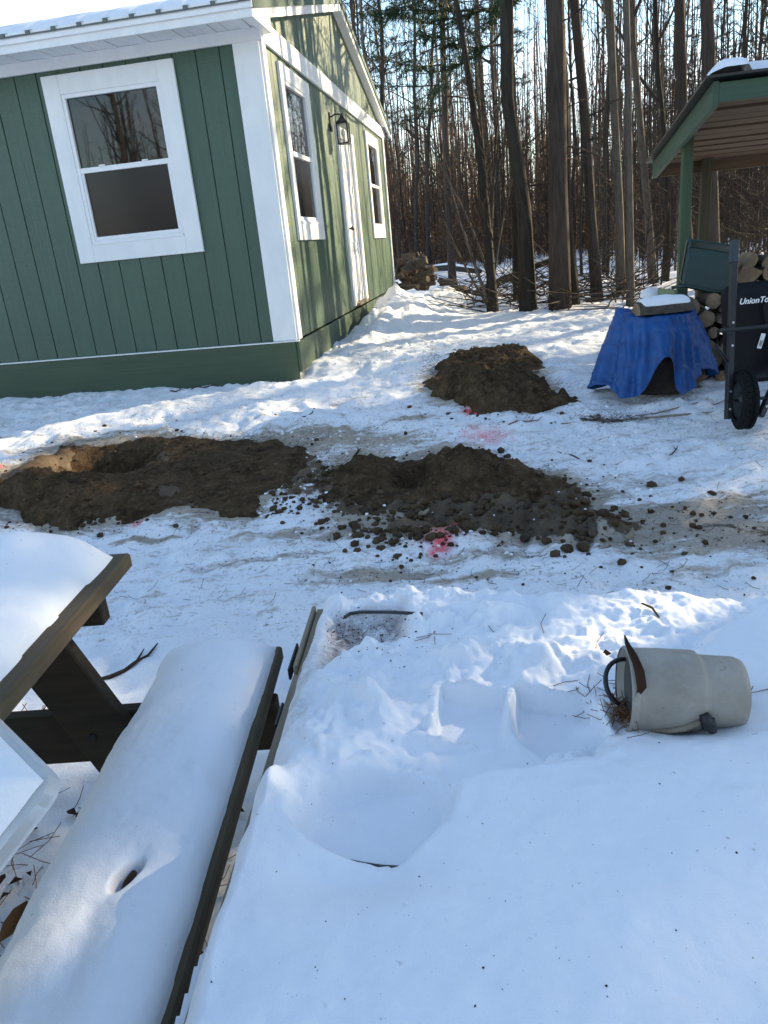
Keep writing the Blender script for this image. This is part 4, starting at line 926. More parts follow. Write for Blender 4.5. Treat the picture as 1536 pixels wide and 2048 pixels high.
mb.add([tuple(p) for q in rg for p in q], [(k * n + i, k * n + (i + 1) % n, (k + 1) * n + (i + 1) % n, (k + 1) * n + i) for k in range(len(rg) - 1) for i in range(n)] + [tuple((len(rg) - 1) * n + i for i in range(n))]); mb.build('lid_panel', M['plastic'], Ld)
gx = np.linspace(.007, .41, 80); gy = np.linspace(.007, .51, 90); X, Yv = np.meshgrid(gx, gy)
q = np.minimum(X - .006, Yv - .006); cr_ = np.sqrt(np.clip(X - .012, 0, 1) * np.clip(Yv - .012, 0, 1))
H_ = .065 * np.clip(q / .07, 0, 1) ** .42 + .006 * fbm(X, Yv, .15, 3, 5) * np.clip(q / .05, 0, 1) + .001 * fbm(X, Yv, .02, 2, 6)
snow_sheet('lid_snow', 'snow piled on the clear plastic lid at the table edge', X, Yv, H_ - .004, Ld.matrix_world.copy())

# ------------------------------------------------------------------ low wooden platform buried in snow
PZ = .50
FL, NL = np.array([-.207, 1.806]), np.array([-.335, .42]); FR, NR = np.array([1.35, 1.44]), np.array([1.15, .30])
Pb = empty('low_platform', (FL[0], FL[1], 0)); tag(Pb, 'low wooden platform buried under thick snow in front of the yard', 'platform')
f0 = np.array(Pb.location); lp_ = lambda x, y, z: (x - FL[0], y - FL[1], z)
nbd = 9
for i in range(nbd):
    t0, t1 = i / nbd + .003, (i + 1) / nbd - .003
    a = FL + (FR - FL) * t0; b = FL + (FR - FL) * t1; c = NL + (NR - NL) * t1; d = NL + (NR - NL) * t0
    mb = MB(); mb.prism([tuple(a), tuple(d), tuple(c), tuple(b)], lambda u, w: lp_(u, w, PZ - .03), lambda u, w: lp_(u, w, PZ)); mb.build('deck_board', M['board'], Pb)
dirL = (NL - FL) / np.linalg.norm(NL - FL); nL = np.array([dirL[1], -dirL[0]])
nL = nL if nL[0] < 0 else -nL
for (s0, s1, ox, zt, hh, w, mt, nm) in ((0, .30, .004, .510, .10, .010, 'board', 'edge_board'), (.31, 1.39, .002, .494, .07, .012, 'board', 'edge_board'), (.18, .30, .020, .502, .03, .006, 'black_metal', 'edge_strip'), (.42, .50, .012, .495, .02, .006, 'black_metal', 'edge_strip')):
    a = FL + dirL * s0 + nL * ox; b = FL + dirL * s1 + nL * ox
    mb = MB(); mb.bar(lp_(a[0], a[1], zt - hh / 2), lp_(b[0], b[1], zt - hh / 2), w, hh, bev=.002); mb.build(nm, M[mt], Pb)
for (cx, cy) in (FL + np.array([.06, -.08]), FR + np.array([-.08, -.05]), NL + np.array([.08, .06]), NR + np.array([-.08, .08])):
    mb = MB(); mb.box(lp_(cx, cy, (PZ - .031) / 2 - .02), (.08, .08, PZ + .01 - .0), bev=.004); mb.build('leg', M['board'], Pb)
a, b = FL + (FR - FL) * .02, FR
mb = MB(); mb.bar(lp_(a[0], a[1] - .01, PZ - .085), lp_(b[0], b[1] - .01, PZ - .085), .03, .10, bev=.003); mb.build('end_board', M['board'], Pb)
PX = lambda pts, z=.545: [tuple(atz(*p, z)[:2]) for p in pts]
gx = np.arange(-.36, 1.3, .0044); gy = np.arange(.36, 1.84, .0044); X, Yv = np.meshgrid(gx, gy)
outer = [tuple(FL + np.array([.022, -.004])), tuple(NL + np.array([-.002, 0])), (NR[0], NR[1]), tuple(FR)]
so_ = polysd(X, Yv, outer) + .016 * fbm(X, Yv, .12, 3, 201) - .004
thick = PX([(330, 2200), (470, 1640), (500, 1592), (560, 1590), (615, 1640), (650, 1720), (790, 1752), (880, 1690), (905, 1610), (960, 1590), (1180, 1560), (1240, 1500), (1280, 1450), (1420, 1300), (1500, 1255), (1750, 1240), (1900, 2300)])
tk = sstep(-.02, .035, polysd(X, Yv, thick) + .010 * fbm(X, Yv, .1, 2, 210))
H_ = .062 + .056 * tk
H_ = H_ + .014 * fbm(X, Yv, .55, 2, 205) * tk
rough = 1 - tk
H_ = H_ + rough * (.026 * fbm(X, Yv, .14, 5, 211, .55) + .042 * np.maximum(0, fbm(X, Yv, .055, 4, 212) - .08) * sstep(.3, .65, vnoise(X / .16, Yv / .16, 214)) + .012 * (1 - np.abs(fbm(X, Yv, .09, 4, 218)) * 2.2))
thin = sstep(0, .06, polysd(X, Yv, PX([(640, 1215), (830, 1218), (835, 1290), (700, 1330), (600, 1380)])))
H_ = H_ * (1 - thin) + (.022 + .012 * fbm(X, Yv, .05, 3, 213)) * thin
def pit(poly, floor, w, wob=.0):
    global H_
    s = sstep(-w, w, polysd(X, Yv, poly) + wob * fbm(X, Yv, .06, 2, 220)); H_ = H_ * (1 - s) + (floor + .0035 * fbm(X, Yv, .08, 3, 221)) * s
c = atz(752, 1655, .54); th_ = np.linspace(0, 6.283, 40)
pit([(c[0] + .118 * math.cos(t), c[1] + .098 * math.sin(t)) for t in th_], .022, .016, .004)
pit(PX([(905, 1585), (1190, 1520), (1200, 1490), (1060, 1470), (860, 1500), (880, 1560)]), .040, .012, .010)
pit(PX([(885, 1400), (1010, 1406), (1004, 1492), (866, 1488)]), .030, .0062)
pit(PX([(1036, 1400), (1170, 1412), (1215, 1500), (1110, 1520), (1026, 1470)]), .020, .0075)
def hump(px, py, sx, sy, a, rot=0):
    global H_
    p = atz(px, py, .56); H_ = H_ + a * gau(X, Yv, p[0], p[1], sx, sy, rot)
hump(735, 1412, .032, .026, .050); hump(775, 1440, .03, .03, .025); hump(690, 1405, .03, .03, .02); hump(640, 1440, .05, .03, .018); hump(1080, 1335, .045, .045, .052); hump(1030, 1330, .02, .09, .022); hump(1200, 1440, .035, .045, .03); hump(945, 1385, .09, .012, .014); hump(1020, 1440, .012, .05, .018)
hump(560, 1580, .05, .035, .022); hump(850, 1570, .05, .03, .015); hump(930, 1230, .05, .02, .022); hump(1000, 1228, .05, .02, .02); hump(870, 1228, .02, .02, .02); hump(1145, 1285, .03, .02, .018); hump(1120, 1235, .03, .02, .016)
hd_ = atz(725, 1765, .58); H_ = H_ - .030 * gau(X, Yv, hd_[0], hd_[1], .09, .05)
pp_ = atz(1365, 1420, .6); H_ = H_ - .045 * gau(X, Yv, pp_[0], pp_[1], .13, .075)
H_ = H_ + .0022 * fbm(X, Yv, .03, 3, 230) + .004 * fbm(X, Yv, .09, 3, 231) * tk
Zp = PZ + .002 + np.maximum(H_, .004) * np.clip(so_ / .045, 0, 1) ** .5 - .02 * (so_ < 0)
pso = snow_sheet('platform_snow', 'thick disturbed snow with pressed pan prints on the platform', X, Yv, Zp, keep=so_ > -.022, mat='snow_stained')
if len(pso.data.vertices) == X.size:
    sca = pso.data.color_attributes.new('stain', 'FLOAT_COLOR', 'POINT'); edge_ = np.exp(-((X - FL[0]) * -nL[0] / .03) ** 2) * .5 * (Yv > 1.2)
    st_ = np.clip(np.maximum(thin * .9, edge_), 0, 1); sca.data.foreach_set('color', np.stack([st_, st_, st_, np.ones_like(st_)], -1).astype(np.float32).ravel())
def pz(px, py, z=.56):
    p = atz(px, py, z)
    for _ in range(6):
        i = int(np.clip(np.searchsorted(gx, p[0]), 0, len(gx) - 1)); j = int(np.clip(np.searchsorted(gy, p[1]), 0, len(gy) - 1)); p = atz(px, py, float(Zp[j, i]))
    return p
mb = MB(); pts = [pz(*q) + np.array([0, 0, .0025]) for q in ((652, 1716), (690, 1723), (730, 1731), (765, 1736), (800, 1736))]; mb.tube(pts, [.0015, .0028, .0030, .003, .0015], 6); o = mb.build('pan_gap_line', M['tray'], None, True); tag(o, 'dark gap at the edge of a buried pan, drawn as a thin strip in the platform snow', 'pan')  # dark slit at the pit's near edge, put in as a thin dark tube
mb = MB(); pts = [pz(*q) + np.array([0, 0, -.0015]) for q in ((690, 1233), (700, 1226), (720, 1223), (780, 1223), (845, 1227))]; mb.tube(pts, .0045, 8)
q = [atz(*k, .520) for k in ((668, 1290), (690, 1226), (845, 1224), (840, 1250), (740, 1300))]; o = mb.build('serving_tray', M['tray'], None, True); tag(o, 'dark rounded tray rim at the far left corner of the platform', 'tray')

# ------------------------------------------------------------------ old beige pail lying in the snow
PL, PR = atz(1249, 1377, .640), atz(1482, 1384, .628)
ax = PR - PL; Lp = float(np.linalg.norm(ax)); za = Vector(ax).normalized()
xa = Vector((0, 0, 1)).cross(za).normalized(); ya = za.cross(xa)
Pm = Matrix((xa, ya, za)).transposed().to_4x4(); Pm = Pm @ Matrix.Diagonal((.95, .95, 1, 1)); Pm.translation = Vector(PL)
Pl = empty('beige_pail'); Pl.matrix_world = Pm; tag(Pl, 'scuffed beige plastic pail lying on its side in the snow', 'pail')
mb = MB(); prof = [(.066, .012), (.0715, .004), (.0735, .0), (.0745, .006), (.0740, Lp * .3), (.0725, Lp * .58), (.0715, Lp * .60), (.0655, Lp * .625), (.0645, Lp * .66), (.0625, Lp * .93), (.058, Lp * .985), (.050, Lp), (0, Lp)]
mb.lathe(prof, 48); body = mb.build('pail_body', M['pail'], Pl, True)
mb = MB(); mb.lathe([(0, .010), (.03, .012), (.066, .012)], 40); mb.build('pail_end', M['pail_in'], Pl)
mb = MB(); pi_ = Pm.inverted(); q = [Vector(pi_ @ Vector(atz(*k))) for k in ((1250, 1318, .685), (1212, 1318, .690), (1200, 1350, .670), (1210, 1395, .640), (1238, 1408, .622))]; q = [sum((v * w for v, w in zip(q, (( 1 - t) ** 4, 4 * t * (1 - t) ** 3, 6 * t * t * (1 - t) ** 2, 4 * t ** 3 * (1 - t), t ** 4))), Vector()) for t in [k / 14 for k in range(15)]]; mb.tube(q, .0042, 8); mb.build('handle', M['black_metal'], Pl, True)
cl_ = pi_ @ Vector((0, 0, CAM_H)); cl_.z = 0; cl_.normalize(); dn_ = (pi_.to_3x3() @ Vector((0, 0, -1))); dn_ = (dn_ - cl_ * dn_.dot(cl_)).normalized()
def on_pail(h, ang, r=.075): d = cl_ * math.cos(ang) + dn_ * math.sin(ang); return Vector((d.x * r, d.y * r, h))
mb = MB(); mb.tube([on_pail(Lp * .58, .55), on_pail(Lp * .62, .78, .078), on_pail(Lp * .68, 1.05, .076)], [.008, .012, .008], 8); mb.tube([on_pail(Lp * .57, .80), on_pail(Lp * .67, .72, .08)], .009, 8); mb.build('clip', M['black_metal'], Pl, True)
mb = MB(); mb.lathe([(.0728, Lp * .30), (.0748, Lp * .305), (.0748, Lp * .32), (.0728, Lp * .325)], 40) if False else None; mb.lathe([(.0735, -.002), (.077, .0), (.077, .010), (.0740, .012)], 44); mb.build('rim', M['pail'], Pl, True)
mb = MB(); q = [on_pail(Lp * .56, .75, .076), on_pail(Lp * .45, 1.0, .077), on_pail(Lp * .33, 1.15, .077), on_pail(Lp * .22, 1.2, .075)]; mb.tube(q, [.005, .006, .005, .003], 6); mb.build('strap', M['board'], Pl, True)
mb = MB(); mb.lathe([(.006, Lp - .002), (.005, Lp + .012), (0, Lp + .014)], 10, Matrix.Translation((0, .004, 0))); mb.build('drain_plug', M['black_metal'], Pl, True)
# curled dead leaf and bark caught on the pail
def leaf(name, pts, w, mat, label, cat, curl=.3, group=None):
    P = [np.array(p, float) for p in pts]; V = []; F = []; n = len(P)
    for i, p in enumerate(P):
        t = i / (n - 1); ww = w * math.sin(math.pi * min(.97, t * .9 + .08)) * (1 + .35 * math.sin(7 * i)); d = P[min(n - 1, i + 1)] - P[max(0, i - 1)]; side = np.cross(d, np.array([.3, -1, .4])); side /= np.linalg.norm(side) + 1e-9; up = np.cross(side, d); up /= np.linalg.norm(up) + 1e-9
        for k in (-1, -.4, .4, 1): V.append(p + side * ww * k + up * ww * curl * k * k)
    for i in range(n - 1):
        for k in range(3): F.append((i * 4 + k, i * 4 + k + 1, i * 4 + 5 + k, i * 4 + 4 + k))
    mb = MB(); mb.add(V, F); o = mb.build(name, mat, None, True); return tag(o, label, cat, group)
leaf('bark_flake', [atz(1248, 1270, .736), atz(1252, 1290, .730), atz(1264, 1316, .718), atz(1278, 1345, .70), atz(1280, 1375, .68), atz(1272, 1402, .66)], .006, M['leaf_dark'], 'ragged dark bark flake standing at the mouth of the pail', 'bark flake', .8)
leaf('dead_leaf', [atz(1264, 1320, .724), atz(1274, 1345, .708), atz(1278, 1372, .688), atz(1270, 1400, .658)], .008, M['leaf_dark'], 'curled brown leaf stuck to the pail side', 'leaf', .9)

# ------------------------------------------------------------------ loose needles, leaves, twigs
def needles(name, pts, ln, mat, label, rad_=.0011, seed=0, tilt=.25):
    rr = random.Random(seed); mb = MB()
    for p in pts:
        a = rr.uniform(0, 6.28); l = ln * rr.uniform(.6, 1.2); t = rr.uniform(-tilt, tilt); d = np.array([math.cos(a) * math.cos(t), math.sin(a) * math.cos(t), abs(math.sin(t))]) * l / 2
        b = np.array([-d[1], d[0], 0]) * rr.uniform(-.25, .25); mb.tube([p - d, p + b, p + d + np.array([0, 0, abs(d[2])])], rad_, 3, False)
    return tag(mb.build(name, mat), label, kind='stuff')
rs = np.random.RandomState(12); pts = []
for k in range(170): pts.append(pz(rs.normal(1258, 22), rs.normal(1432, 16)) + np.array([0, 0, .006 + .02 * rs.rand()]))
for k in range(40): pts.append(pz(rs.normal(1235, 40), rs.normal(1400, 30)) + np.array([0, 0, .004]))
needles('pine_needles', pts, .05, M['straw'], 'brown pine needles clumped at the mouth of the pail', .0008, 3, .5)
pts = [pz(a, b) + np.array([0, 0, .003]) for a, b in [(850, 1275), (870, 1280), (835, 1275), (880, 1270), (1130, 1370), (1160, 1385), (1150, 1380), (1180, 1372), (985, 1260), (1090, 1250), (1230, 1290), (1500, 1390), (1510, 1385), (700, 1290), (730, 1270), (760, 1285)]]
needles('pine_needles', pts, .07, M['straw'], 'long pine needles lying on the platform snow', .0009, 5, .12)
pts = []
for k in range(230): pts.append(pz(rs.uniform(420, 1536), rs.uniform(1240, 2040)) + np.array([0, 0, .0008]))
for k in range(420): pts.append(pz(rs.normal(735, 55), rs.normal(1268, 28)) + np.array([0, 0, .0006]))
szs = [(.0004 + .0013 * rs.rand() ** 4) if k < 230 else (.0006 + .0026 * rs.rand() ** 3) for k in range(len(pts))]
scatter('snow_specks', pts, szs, M['leaf_dark'], 'tiny dark specks of litter on the platform snow', 8, .5)
# litter below the bench and table
pts = []; p2 = []
for k in range(420):
    x = rs.uniform(-1.1, -.28); y = rs.uniform(.35, 1.75); (pts if k % 3 else p2).append(np.array([x, y, gh(x, y) + .006]))
needles('pine_needles', pts, .11, M['straw'], 'fallen pine needles on the snow under the picnic bench', .0012, 9, .2)
V = []; F = []
for k, p in enumerate(p2):
    a = rs.uniform(0, 6.28); s = rs.uniform(.010, .022); c_, s_2 = math.cos(a) * s, math.sin(a) * s; u = rs.uniform(-.6, .6)
    o_ = len(V); V += [p + np.array([c_, s_2, .5 * s * u]), p + np.array([-s_2 * .6, c_ * .6, .012]), p + np.array([-c_, -s_2, -.2 * s * u + .004]), p + np.array([s_2 * .6, -c_ * .6, .010])]; F.append((o_, o_ + 1, o_ + 2, o_ + 3))
o = link('dead_leaves', np_mesh('dead_leaves', np.array(V), np.array(F), M['leaf_dark'], False)); tag(o, 'dead leaves littering the snow under the bench', kind='stuff')
# a big leaf at the lower left and the dark leaf tuft below the beam
def gtwig(px, py, ang, ln, r, label, name='fallen_twig', mat='stick', z=.0, bend=.12, fork=True, cat='twig'):
    q = ground(px, py); rr = random.Random(int(px * 7 + py)); P = []
    for k in range(6):
        t = k / 5 - .5; x = q[0] + math.cos(ang) * ln * t - math.sin(ang) * bend * ln * (t * t) * 2 + rr.uniform(-.01, .01) * ln; y = q[1] + math.sin(ang) * ln * t + math.cos(ang) * bend * ln * (t * t) * 2
        P.append((x, y, gh(x, y) + r * .8 + z + rr.uniform(0, .3) * r))
    mb = MB(); mb.tube(P, [r * .6, r, r * .95, r * .8, r * .6, r * .35], 6)
    if fork:
        a = ang + .6; b = P[3]; mb.tube([b, (b[0] + math.cos(a) * ln * .16, b[1] + math.sin(a) * ln * .16, b[2] + .006), (b[0] + math.cos(a) * ln * .28, b[1] + math.sin(a) * ln * .28, b[2] + .012)], [r * .6, r * .45, r * .25], 5)
    return tag(mb.build(name, M[mat], None, True), label, cat)
gtwig(262, 1338, .80, .26, .008, 'broken dark branch lying on the snow between table and bench', 'fallen_branch', cat='branch')
gtwig(408, 770, .1, .26, .009, 'curved twig on the snow nearest the cabin front wall')
gtwig(352, 778, 0, .12, .007, 'short twig on the snow left of the curved twig')
gtwig(622, 830, 1.1, .22, .005, 'thin twig pointing uphill beside the muddy band')
gtwig(1055, 843, .5, .30, .005, 'thin pale twig right of the furthest red paint', mat='straw')
gtwig(716, 905, 1.2, .14, .008, 'stub of stick at the edge of the middle dirt heap')
gtwig(1420, 828, -.10, 1.9, .007, 'long pale reed lying on the snow before the wheelbarrow', mat='board', fork=False, bend=.06)
gtwig(1375, 815, .1, .7, .005, 'thin pale stem on the snow in front of the tarp', mat='board', fork=False)
gtwig(1350, 905, .9, .16, .004, 'small twig upright in the snow right of the middle heap')
gtwig(1140, 905, 2.0, .2, .004, 'small forked twig on the snow above the middle heap')
gtwig(1186, 1078, 1.25, .10, .020, 'chunky wood stub at the right end of the track print', 'wood_stub', 'log_bark', fork=False, cat='wood chunk')
gtwig(1262, 1080, 1.0, .09, .016, 'pale wood stub lying alone right of the track print', 'wood_stub', 'board', fork=False, cat='wood chunk')
gtwig(850, 1032, .9, .09, .014, 'pale wood stub left of the row on the track print', 'wood_stub', 'board', fork=False, cat='wood chunk')
a, b = pz(1283, 1216), pz(1318, 1238); mb = MB(); mb.tube([a + np.array([0, 0, .012]), (a + b) / 2 + np.array([.004, 0, .014]), b + np.array([0, 0, .004])], [.0022, .003, .002], 6); tag(mb.build('fallen_twig', M['stick'], None, True), 'dark twig on the far edge of the platform snow', 'twig')
a = [atz(0, 1885, .30), atz(25, 1860, .32), atz(48, 1838, .33), atz(60, 1815, .32)]
leaf('dead_leaf', [np.array([p[0], p[1], gh(p[0], p[1]) + .02]) for p in [ground(*k) for k in ((0, 1890), (20, 1868), (42, 1845), (60, 1820))]], .016, M['leaf_brown'], 'large orange-brown leaf on the ground left of the bench', 'leaf', .6)
leaf('dead_leaf', [pz(1205, 1308) + np.array([0, 0, .003]), pz(1212, 1312) + np.array([0, 0, .008]), pz(1222, 1310) + np.array([0, 0, .004])], .006, M['leaf_dark'], 'small dark leaf on the snow left of the pail', 'leaf', .6)
rs = np.random.RandomState(31); pts = []
for k in range(150): q = ground(rs.normal(100, 38), rs.normal(1490, 14)); pts.append(np.array([q[0], q[1], q[2] + .02 + .03 * rs.rand()]))
needles('pine_needles', pts, .12, M['straw'], 'tuft of brown needles on the ground behind the table leg', .0016, 19, .7)
# thin stalks and grass stubble poking through the yard snow
pts = []
for k in range(330):
    px, py = rs.uniform(150, 1536), rs.uniform(790, 1230)
    q = ground(px, py); pts.append(np.array([q[0], q[1], gh(q[0], q[1]) + .004]))
for (cx, cy, sx, sy, n) in ((1225, 838, 45, 7, 160), (870, 740, 12, 18, 120), (560, 890, 60, 12, 120), (400, 880, 90, 10, 90), (1000, 790, 50, 20, 90), (700, 945, 40, 16, 100), (120, 960, 60, 30, 120)):
    for k in range(n): q = ground(rs.normal(cx, sx), rs.normal(cy, sy)); pts.append(np.array([q[0], q[1], gh(q[0], q[1]) + .03 * rs.rand() + .03 * (cy < 1000 and cx in (870, 1000, 120))]))
needles('grass_stubble', pts, .06, M['stick'], 'dead grass stalks and bits of twig across the yard', .0011, 23, .5)

# ------------------------------------------------------------------ wood pile beyond the cabin
rr = random.Random(14)
WP = hxy(W + .5, -.35)
for i in range(52):
    t = rr.random(); x = WP[0] + rr.gauss(0, .36) + .1; y = WP[1] + rr.uniform(-.3, .9); lvl = max(0, .80 - abs(x - WP[0] - .0) * .9) * rr.random() ** .6
    o = put_log(LOGS[rr.randrange(len(LOGS))], (x, y, gh(x, y) + .05 + lvl), Euler((rr.uniform(-.5, .5), rr.uniform(0, 6.28), rr.uniform(.6, 2.4))), 'snow-dusted split log in the jumbled pile behind the cabin', 'jumbled firewood pile behind the cabin', sc_=rr.uniform(.65, .95))
    if i % 3 != 1:
        q = link('snow_cap', blob_mesh('snow_cap', i, M['snow'], 2) if i < 6 else bpy.data.meshes['snow_cap.001'] if 'snow_cap.001' in bpy.data.meshes else blob_mesh('snow_cap', i, M['snow'], 2)); q.location = (x, y, o.location.z + .062); q.scale = (.17, .075, .03); q.rotation_euler = (0, 0, o.rotation_euler.z + 1.57); tag(q, 'patch of snow lying on the jumbled firewood behind the cabin', kind='stuff')

# ------------------------------------------------------------------ trees
def bend_path(p0, d, ln, n, rr, wob=.12, up=.0):
    P = [np.array(p0, float)]; d = np.array(d, float)
    for k in range(n):
        d = d + np.array([rr.uniform(-wob, wob), rr.uniform(-wob, wob), rr.uniform(-wob, wob) + up]); d /= np.linalg.norm(d); P.append(P[-1] + d * ln / n)
    return P, d
def bare_tree(seed, h, r0, start, nb, spread=.26, sub=6, subsub=3, mat='bark_grey', rtwig=.006):
    rr = random.Random(seed); tk = MB(); P = []; x = y = 0; lx, ly = rr.uniform(-.02, .02), rr.uniform(-.02, .02)
    for k in range(13):
        t = k / 12; P.append((x, y, h * t - (.15 if k == 0 else 0))); x += rr.uniform(-.012, .012) * h + lx * h / 12; y += rr.uniform(-.012, .012) * h + ly * h / 12
    Rr = [r0 * (1.35 if k == 0 else 1) * (1 - k / 12) ** .8 + .006 for k in range(13)]; tk.tube(P, Rr, 8)
    cw = MB(); P = np.array(P)
    for i in range(nb):
        t = start + (1 - start) * (i + rr.random()) / nb * .98; k = min(11.999, t * 12); a = int(k); p = P[a] + (P[a + 1] - P[a]) * (k - a); rb_ = max(.008, r0 * (1 - t) ** .8 * rr.uniform(.3, .55))
        az = rr.uniform(0, 6.283); el = rr.uniform(.25, 1.05); ln = h * spread * (1.05 - t) * rr.uniform(.6, 1.2) + .5
        Q, d = bend_path(p, (math.cos(az) * math.cos(el), math.sin(az) * math.cos(el), math.sin(el)), ln, 5, rr, .16, .05); cw.tube(Q, [rb_ * (1 - j / 5.6) + .002 for j in range(6)], 4, False)
        for s in range(sub):
            u = rr.uniform(.25, 1); kk = min(4.999, u * 5); b = int(kk); q = Q[b] + (Q[b + 1] - Q[b]) * (kk - b); dd = (Q[b + 1] - Q[b]); dd /= np.linalg.norm(dd); dv = dd + np.array([rr.uniform(-.9, .9), rr.uniform(-.9, .9), rr.uniform(-.3, .8)]); dv /= np.linalg.norm(dv)
            l2 = ln * rr.uniform(.2, .42) * (1.2 - u * .5); S, _ = bend_path(q, dv, l2, 3, rr, .2, .05); cw.tube(S, [rtwig, rtwig * .8, rtwig * .55, rtwig * .35], 3, False)
            for w in range(subsub):
                g = S[rr.choice((1, 2, 3))]; dv2 = dv + np.array([rr.uniform(-.9, .9), rr.uniform(-.9, .9), rr.uniform(-.4, .7)]); dv2 /= np.linalg.norm(dv2); cw.tube([g, g + dv2 * l2 * rr.uniform(.3, .55)], [rtwig * .6, rtwig * .3], 3, False)
    return tk.mesh('trunk', M[mat], True), cw.mesh('crown', M['twig'], False)
def pine_tree(seed, h, r0, low, nb=70, dead=26, mat='bark_pine', dens=1.0, azr_=(0, 6.283)):
    rr = random.Random(seed); rs = np.random.RandomState(seed); tk = MB(); P = []; x = y = 0
    for k in range(13): P.append((x, y, h * k / 12 - (.15 if k == 0 else 0))); x += rr.uniform(-.004, .004) * h; y += rr.uniform(-.004, .004) * h
    tk.tube(P, [r0 * (1.3 if k == 0 else 1) * (1 - k / 12) ** .7 + .01 for k in range(13)], 12); P = np.array(P)
    at = lambda z: np.array([np.interp(z, P[:, 2], P[:, 0]), np.interp(z, P[:, 2], P[:, 1]), z])
    for i in range(dead):
        z = rr.uniform(1.5, low + 2); az = rr.uniform(0, 6.283); ln = rr.uniform(.3, 1.9) if rr.random() < .7 else .12; Q, d = bend_path(at(z), (math.cos(az), math.sin(az), rr.uniform(-.15, .25)), ln, 4, rr, .14, -.02); tk.tube(Q, [.016, .012, .008, .005, .003], 4, False)
        for s in range(4 if ln > .5 else 0):
            g = Q[rr.choice((2, 3, 4))]; dv = d + np.array([rr.uniform(-.8, .8), rr.uniform(-.8, .8), rr.uniform(-.5, .4)]); dv /= np.linalg.norm(dv); tk.tube([g, g + dv * ln * .22, g + dv * ln * .4 + np.array([0, 0, -.04])], [.005, .004, .002], 3, False)
    NV = []
    for i in range(nb):
        t = (i + rr.random()) / nb; z = low + (h - low) * t * .97; az = rr.uniform(*azr_); ln = (.9 + 2.3 * (1 - t) ** .8) * rr.uniform(.6, 1.15); el = rr.uniform(-.15, .3) - .15 * (1 - t)
        Q, d = bend_path(at(z), (math.cos(az), math.sin(az), el), ln, 5, rr, .12, .02); tk.tube(Q, [.022, .018, .013, .009, .006, .003], 4, False)
        ns = int(ln * 9 * dens)
        for s in range(ns):
            u = rr.uniform(.3, 1.0); kk = min(4.999, u * 5); b = int(kk); q = Q[b] + (Q[b + 1] - Q[b]) * (kk - b); dv = d + np.array([rr.uniform(-1, 1), rr.uniform(-1, 1), rr.uniform(-.45, .35)]); dv /= np.linalg.norm(dv); l2 = rr.uniform(.15, .5)
            e = q + dv * l2; n = 22; base = q + (e - q) * rs.uniform(.25, 1, (n, 1)); nd = dv + rs.normal(0, .7, (n, 3)); nd /= np.linalg.norm(nd, axis=1)[:, None]; tip = base + nd * rs.uniform(.09, .17, (n, 1)); sd = np.cross(nd, rs.normal(0, 1, (n, 3))); sd /= np.linalg.norm(sd, axis=1)[:, None] + 1e-9
            NV.append(np.stack([base - sd * .008, base + sd * .008, tip], 1))
    NV = np.concatenate(NV).reshape(-1, 3); F = np.arange(len(NV)).reshape(-1, 3)
    return tk.mesh('trunk', M[mat], True), np_mesh('crown', NV, F, M['needles'], False)
BARE = [bare_tree(100 + i, h, r, s, nb, sp, mat=mt) for i, (h, r, s, nb, sp, mt) in enumerate([(15, .11, .22, 30, .16, 'bark_grey'), (13, .085, .18, 28, .15, 'bark_dark'), (17, .14, .28, 32, .17, 'bark_grey'), (11, .06, .15, 26, .15, 'bark_dark'), (16, .12, .35, 28, .16, 'bark_dark'), (9, .045, .12, 26, .17, 'bark_grey'), (14, .10, .3, 30, .14, 'bark_pine')])]
PINES = [pine_tree(200 + i, h, r, lo, nb) for i, (h, r, lo, nb) in enumerate([(17, .16, 6.5, 80), (19, .18, 7.5, 85), (14, .12, 4.0, 62)])]
def plant(pair, x, y, label, group=None, cat='tree', s=1.0, sxy=None, rz=None, lean=None, name='bare_tree', z=None):
    t = empty(name, (x, y, gh(x, y) - .02 if z is None else z), R_.uniform(0, 6.28) if rz is None else rz); t.scale = (sxy or s, sxy or s, s)
    if lean is not None:
        q = Vector((0, 0, 1)).rotation_difference(Vector(lean).normalized()); t.rotation_mode = 'QUATERNION'; t.rotation_quaternion = q @ Euler((0, 0, R_.uniform(0, 6.28) if rz is None else rz)).to_quaternion()
    link('trunk', pair[0], t); link('crown', pair[1], t)
    return tag(t, label, cat, group)
def plant_px(pair, bx, by, tx, wpx, h, r0, label, name, ty=0, cat='tree', rz=None):
    b = ground(bx, by); tp = aty(tx, ty, b[1]); dpt = float((b - np.array([0, 0, CAM_H])) @ CF); r = wpx / 2 * dpt / FPX * .80
    return plant(pair, b[0], b[1], label, None, cat, 1.0, r / (r0 * .92), lean=tp - b, name=name, rz=rz)
plant_px(PINES[1], 1120, 620, 1098, 40, 19, .18, 'thickest straight pine trunk standing at the edge of the yard', 'pine_tree', cat='pine tree')
plant_px(BARE[4], 1146, 614, 1130, 26, 16, .12, 'dark trunk close behind the thickest pine', 'bare_tree')
plant_px(BARE[4], 1055, 620, 985, 32, 16, .12, 'dark mossy trunk leaning left, left of the thickest pine', 'leaning_tree')
plant_px(pine_tree(230, 13, .085, 3.5, 75, 14, 'bark_dark', 2.2, (2.2, 4.6)), 1034, 602, 1010, 14, 13, .085, 'slim pine with drooping green boughs behind the left-leaning mossy trunk', 'pine_tree', cat='pine tree', rz=0)
plant_px(PINES[2], 1195, 603, 1152, 22, 14, .12, 'pine trunk leaning left, first to the right of the thickest pine', 'pine_tree', cat='pine tree')
plant_px(BARE[0], 1241, 588, 1212, 18, 15, .11, 'grey bare trunk second to the right of the thickest pine', 'bare_tree')
plant_px(BARE[2], 1261, 611, 1250, 15, 17, .14, 'pale slender trunk with dark knots left of the wood block', 'bare_tree')
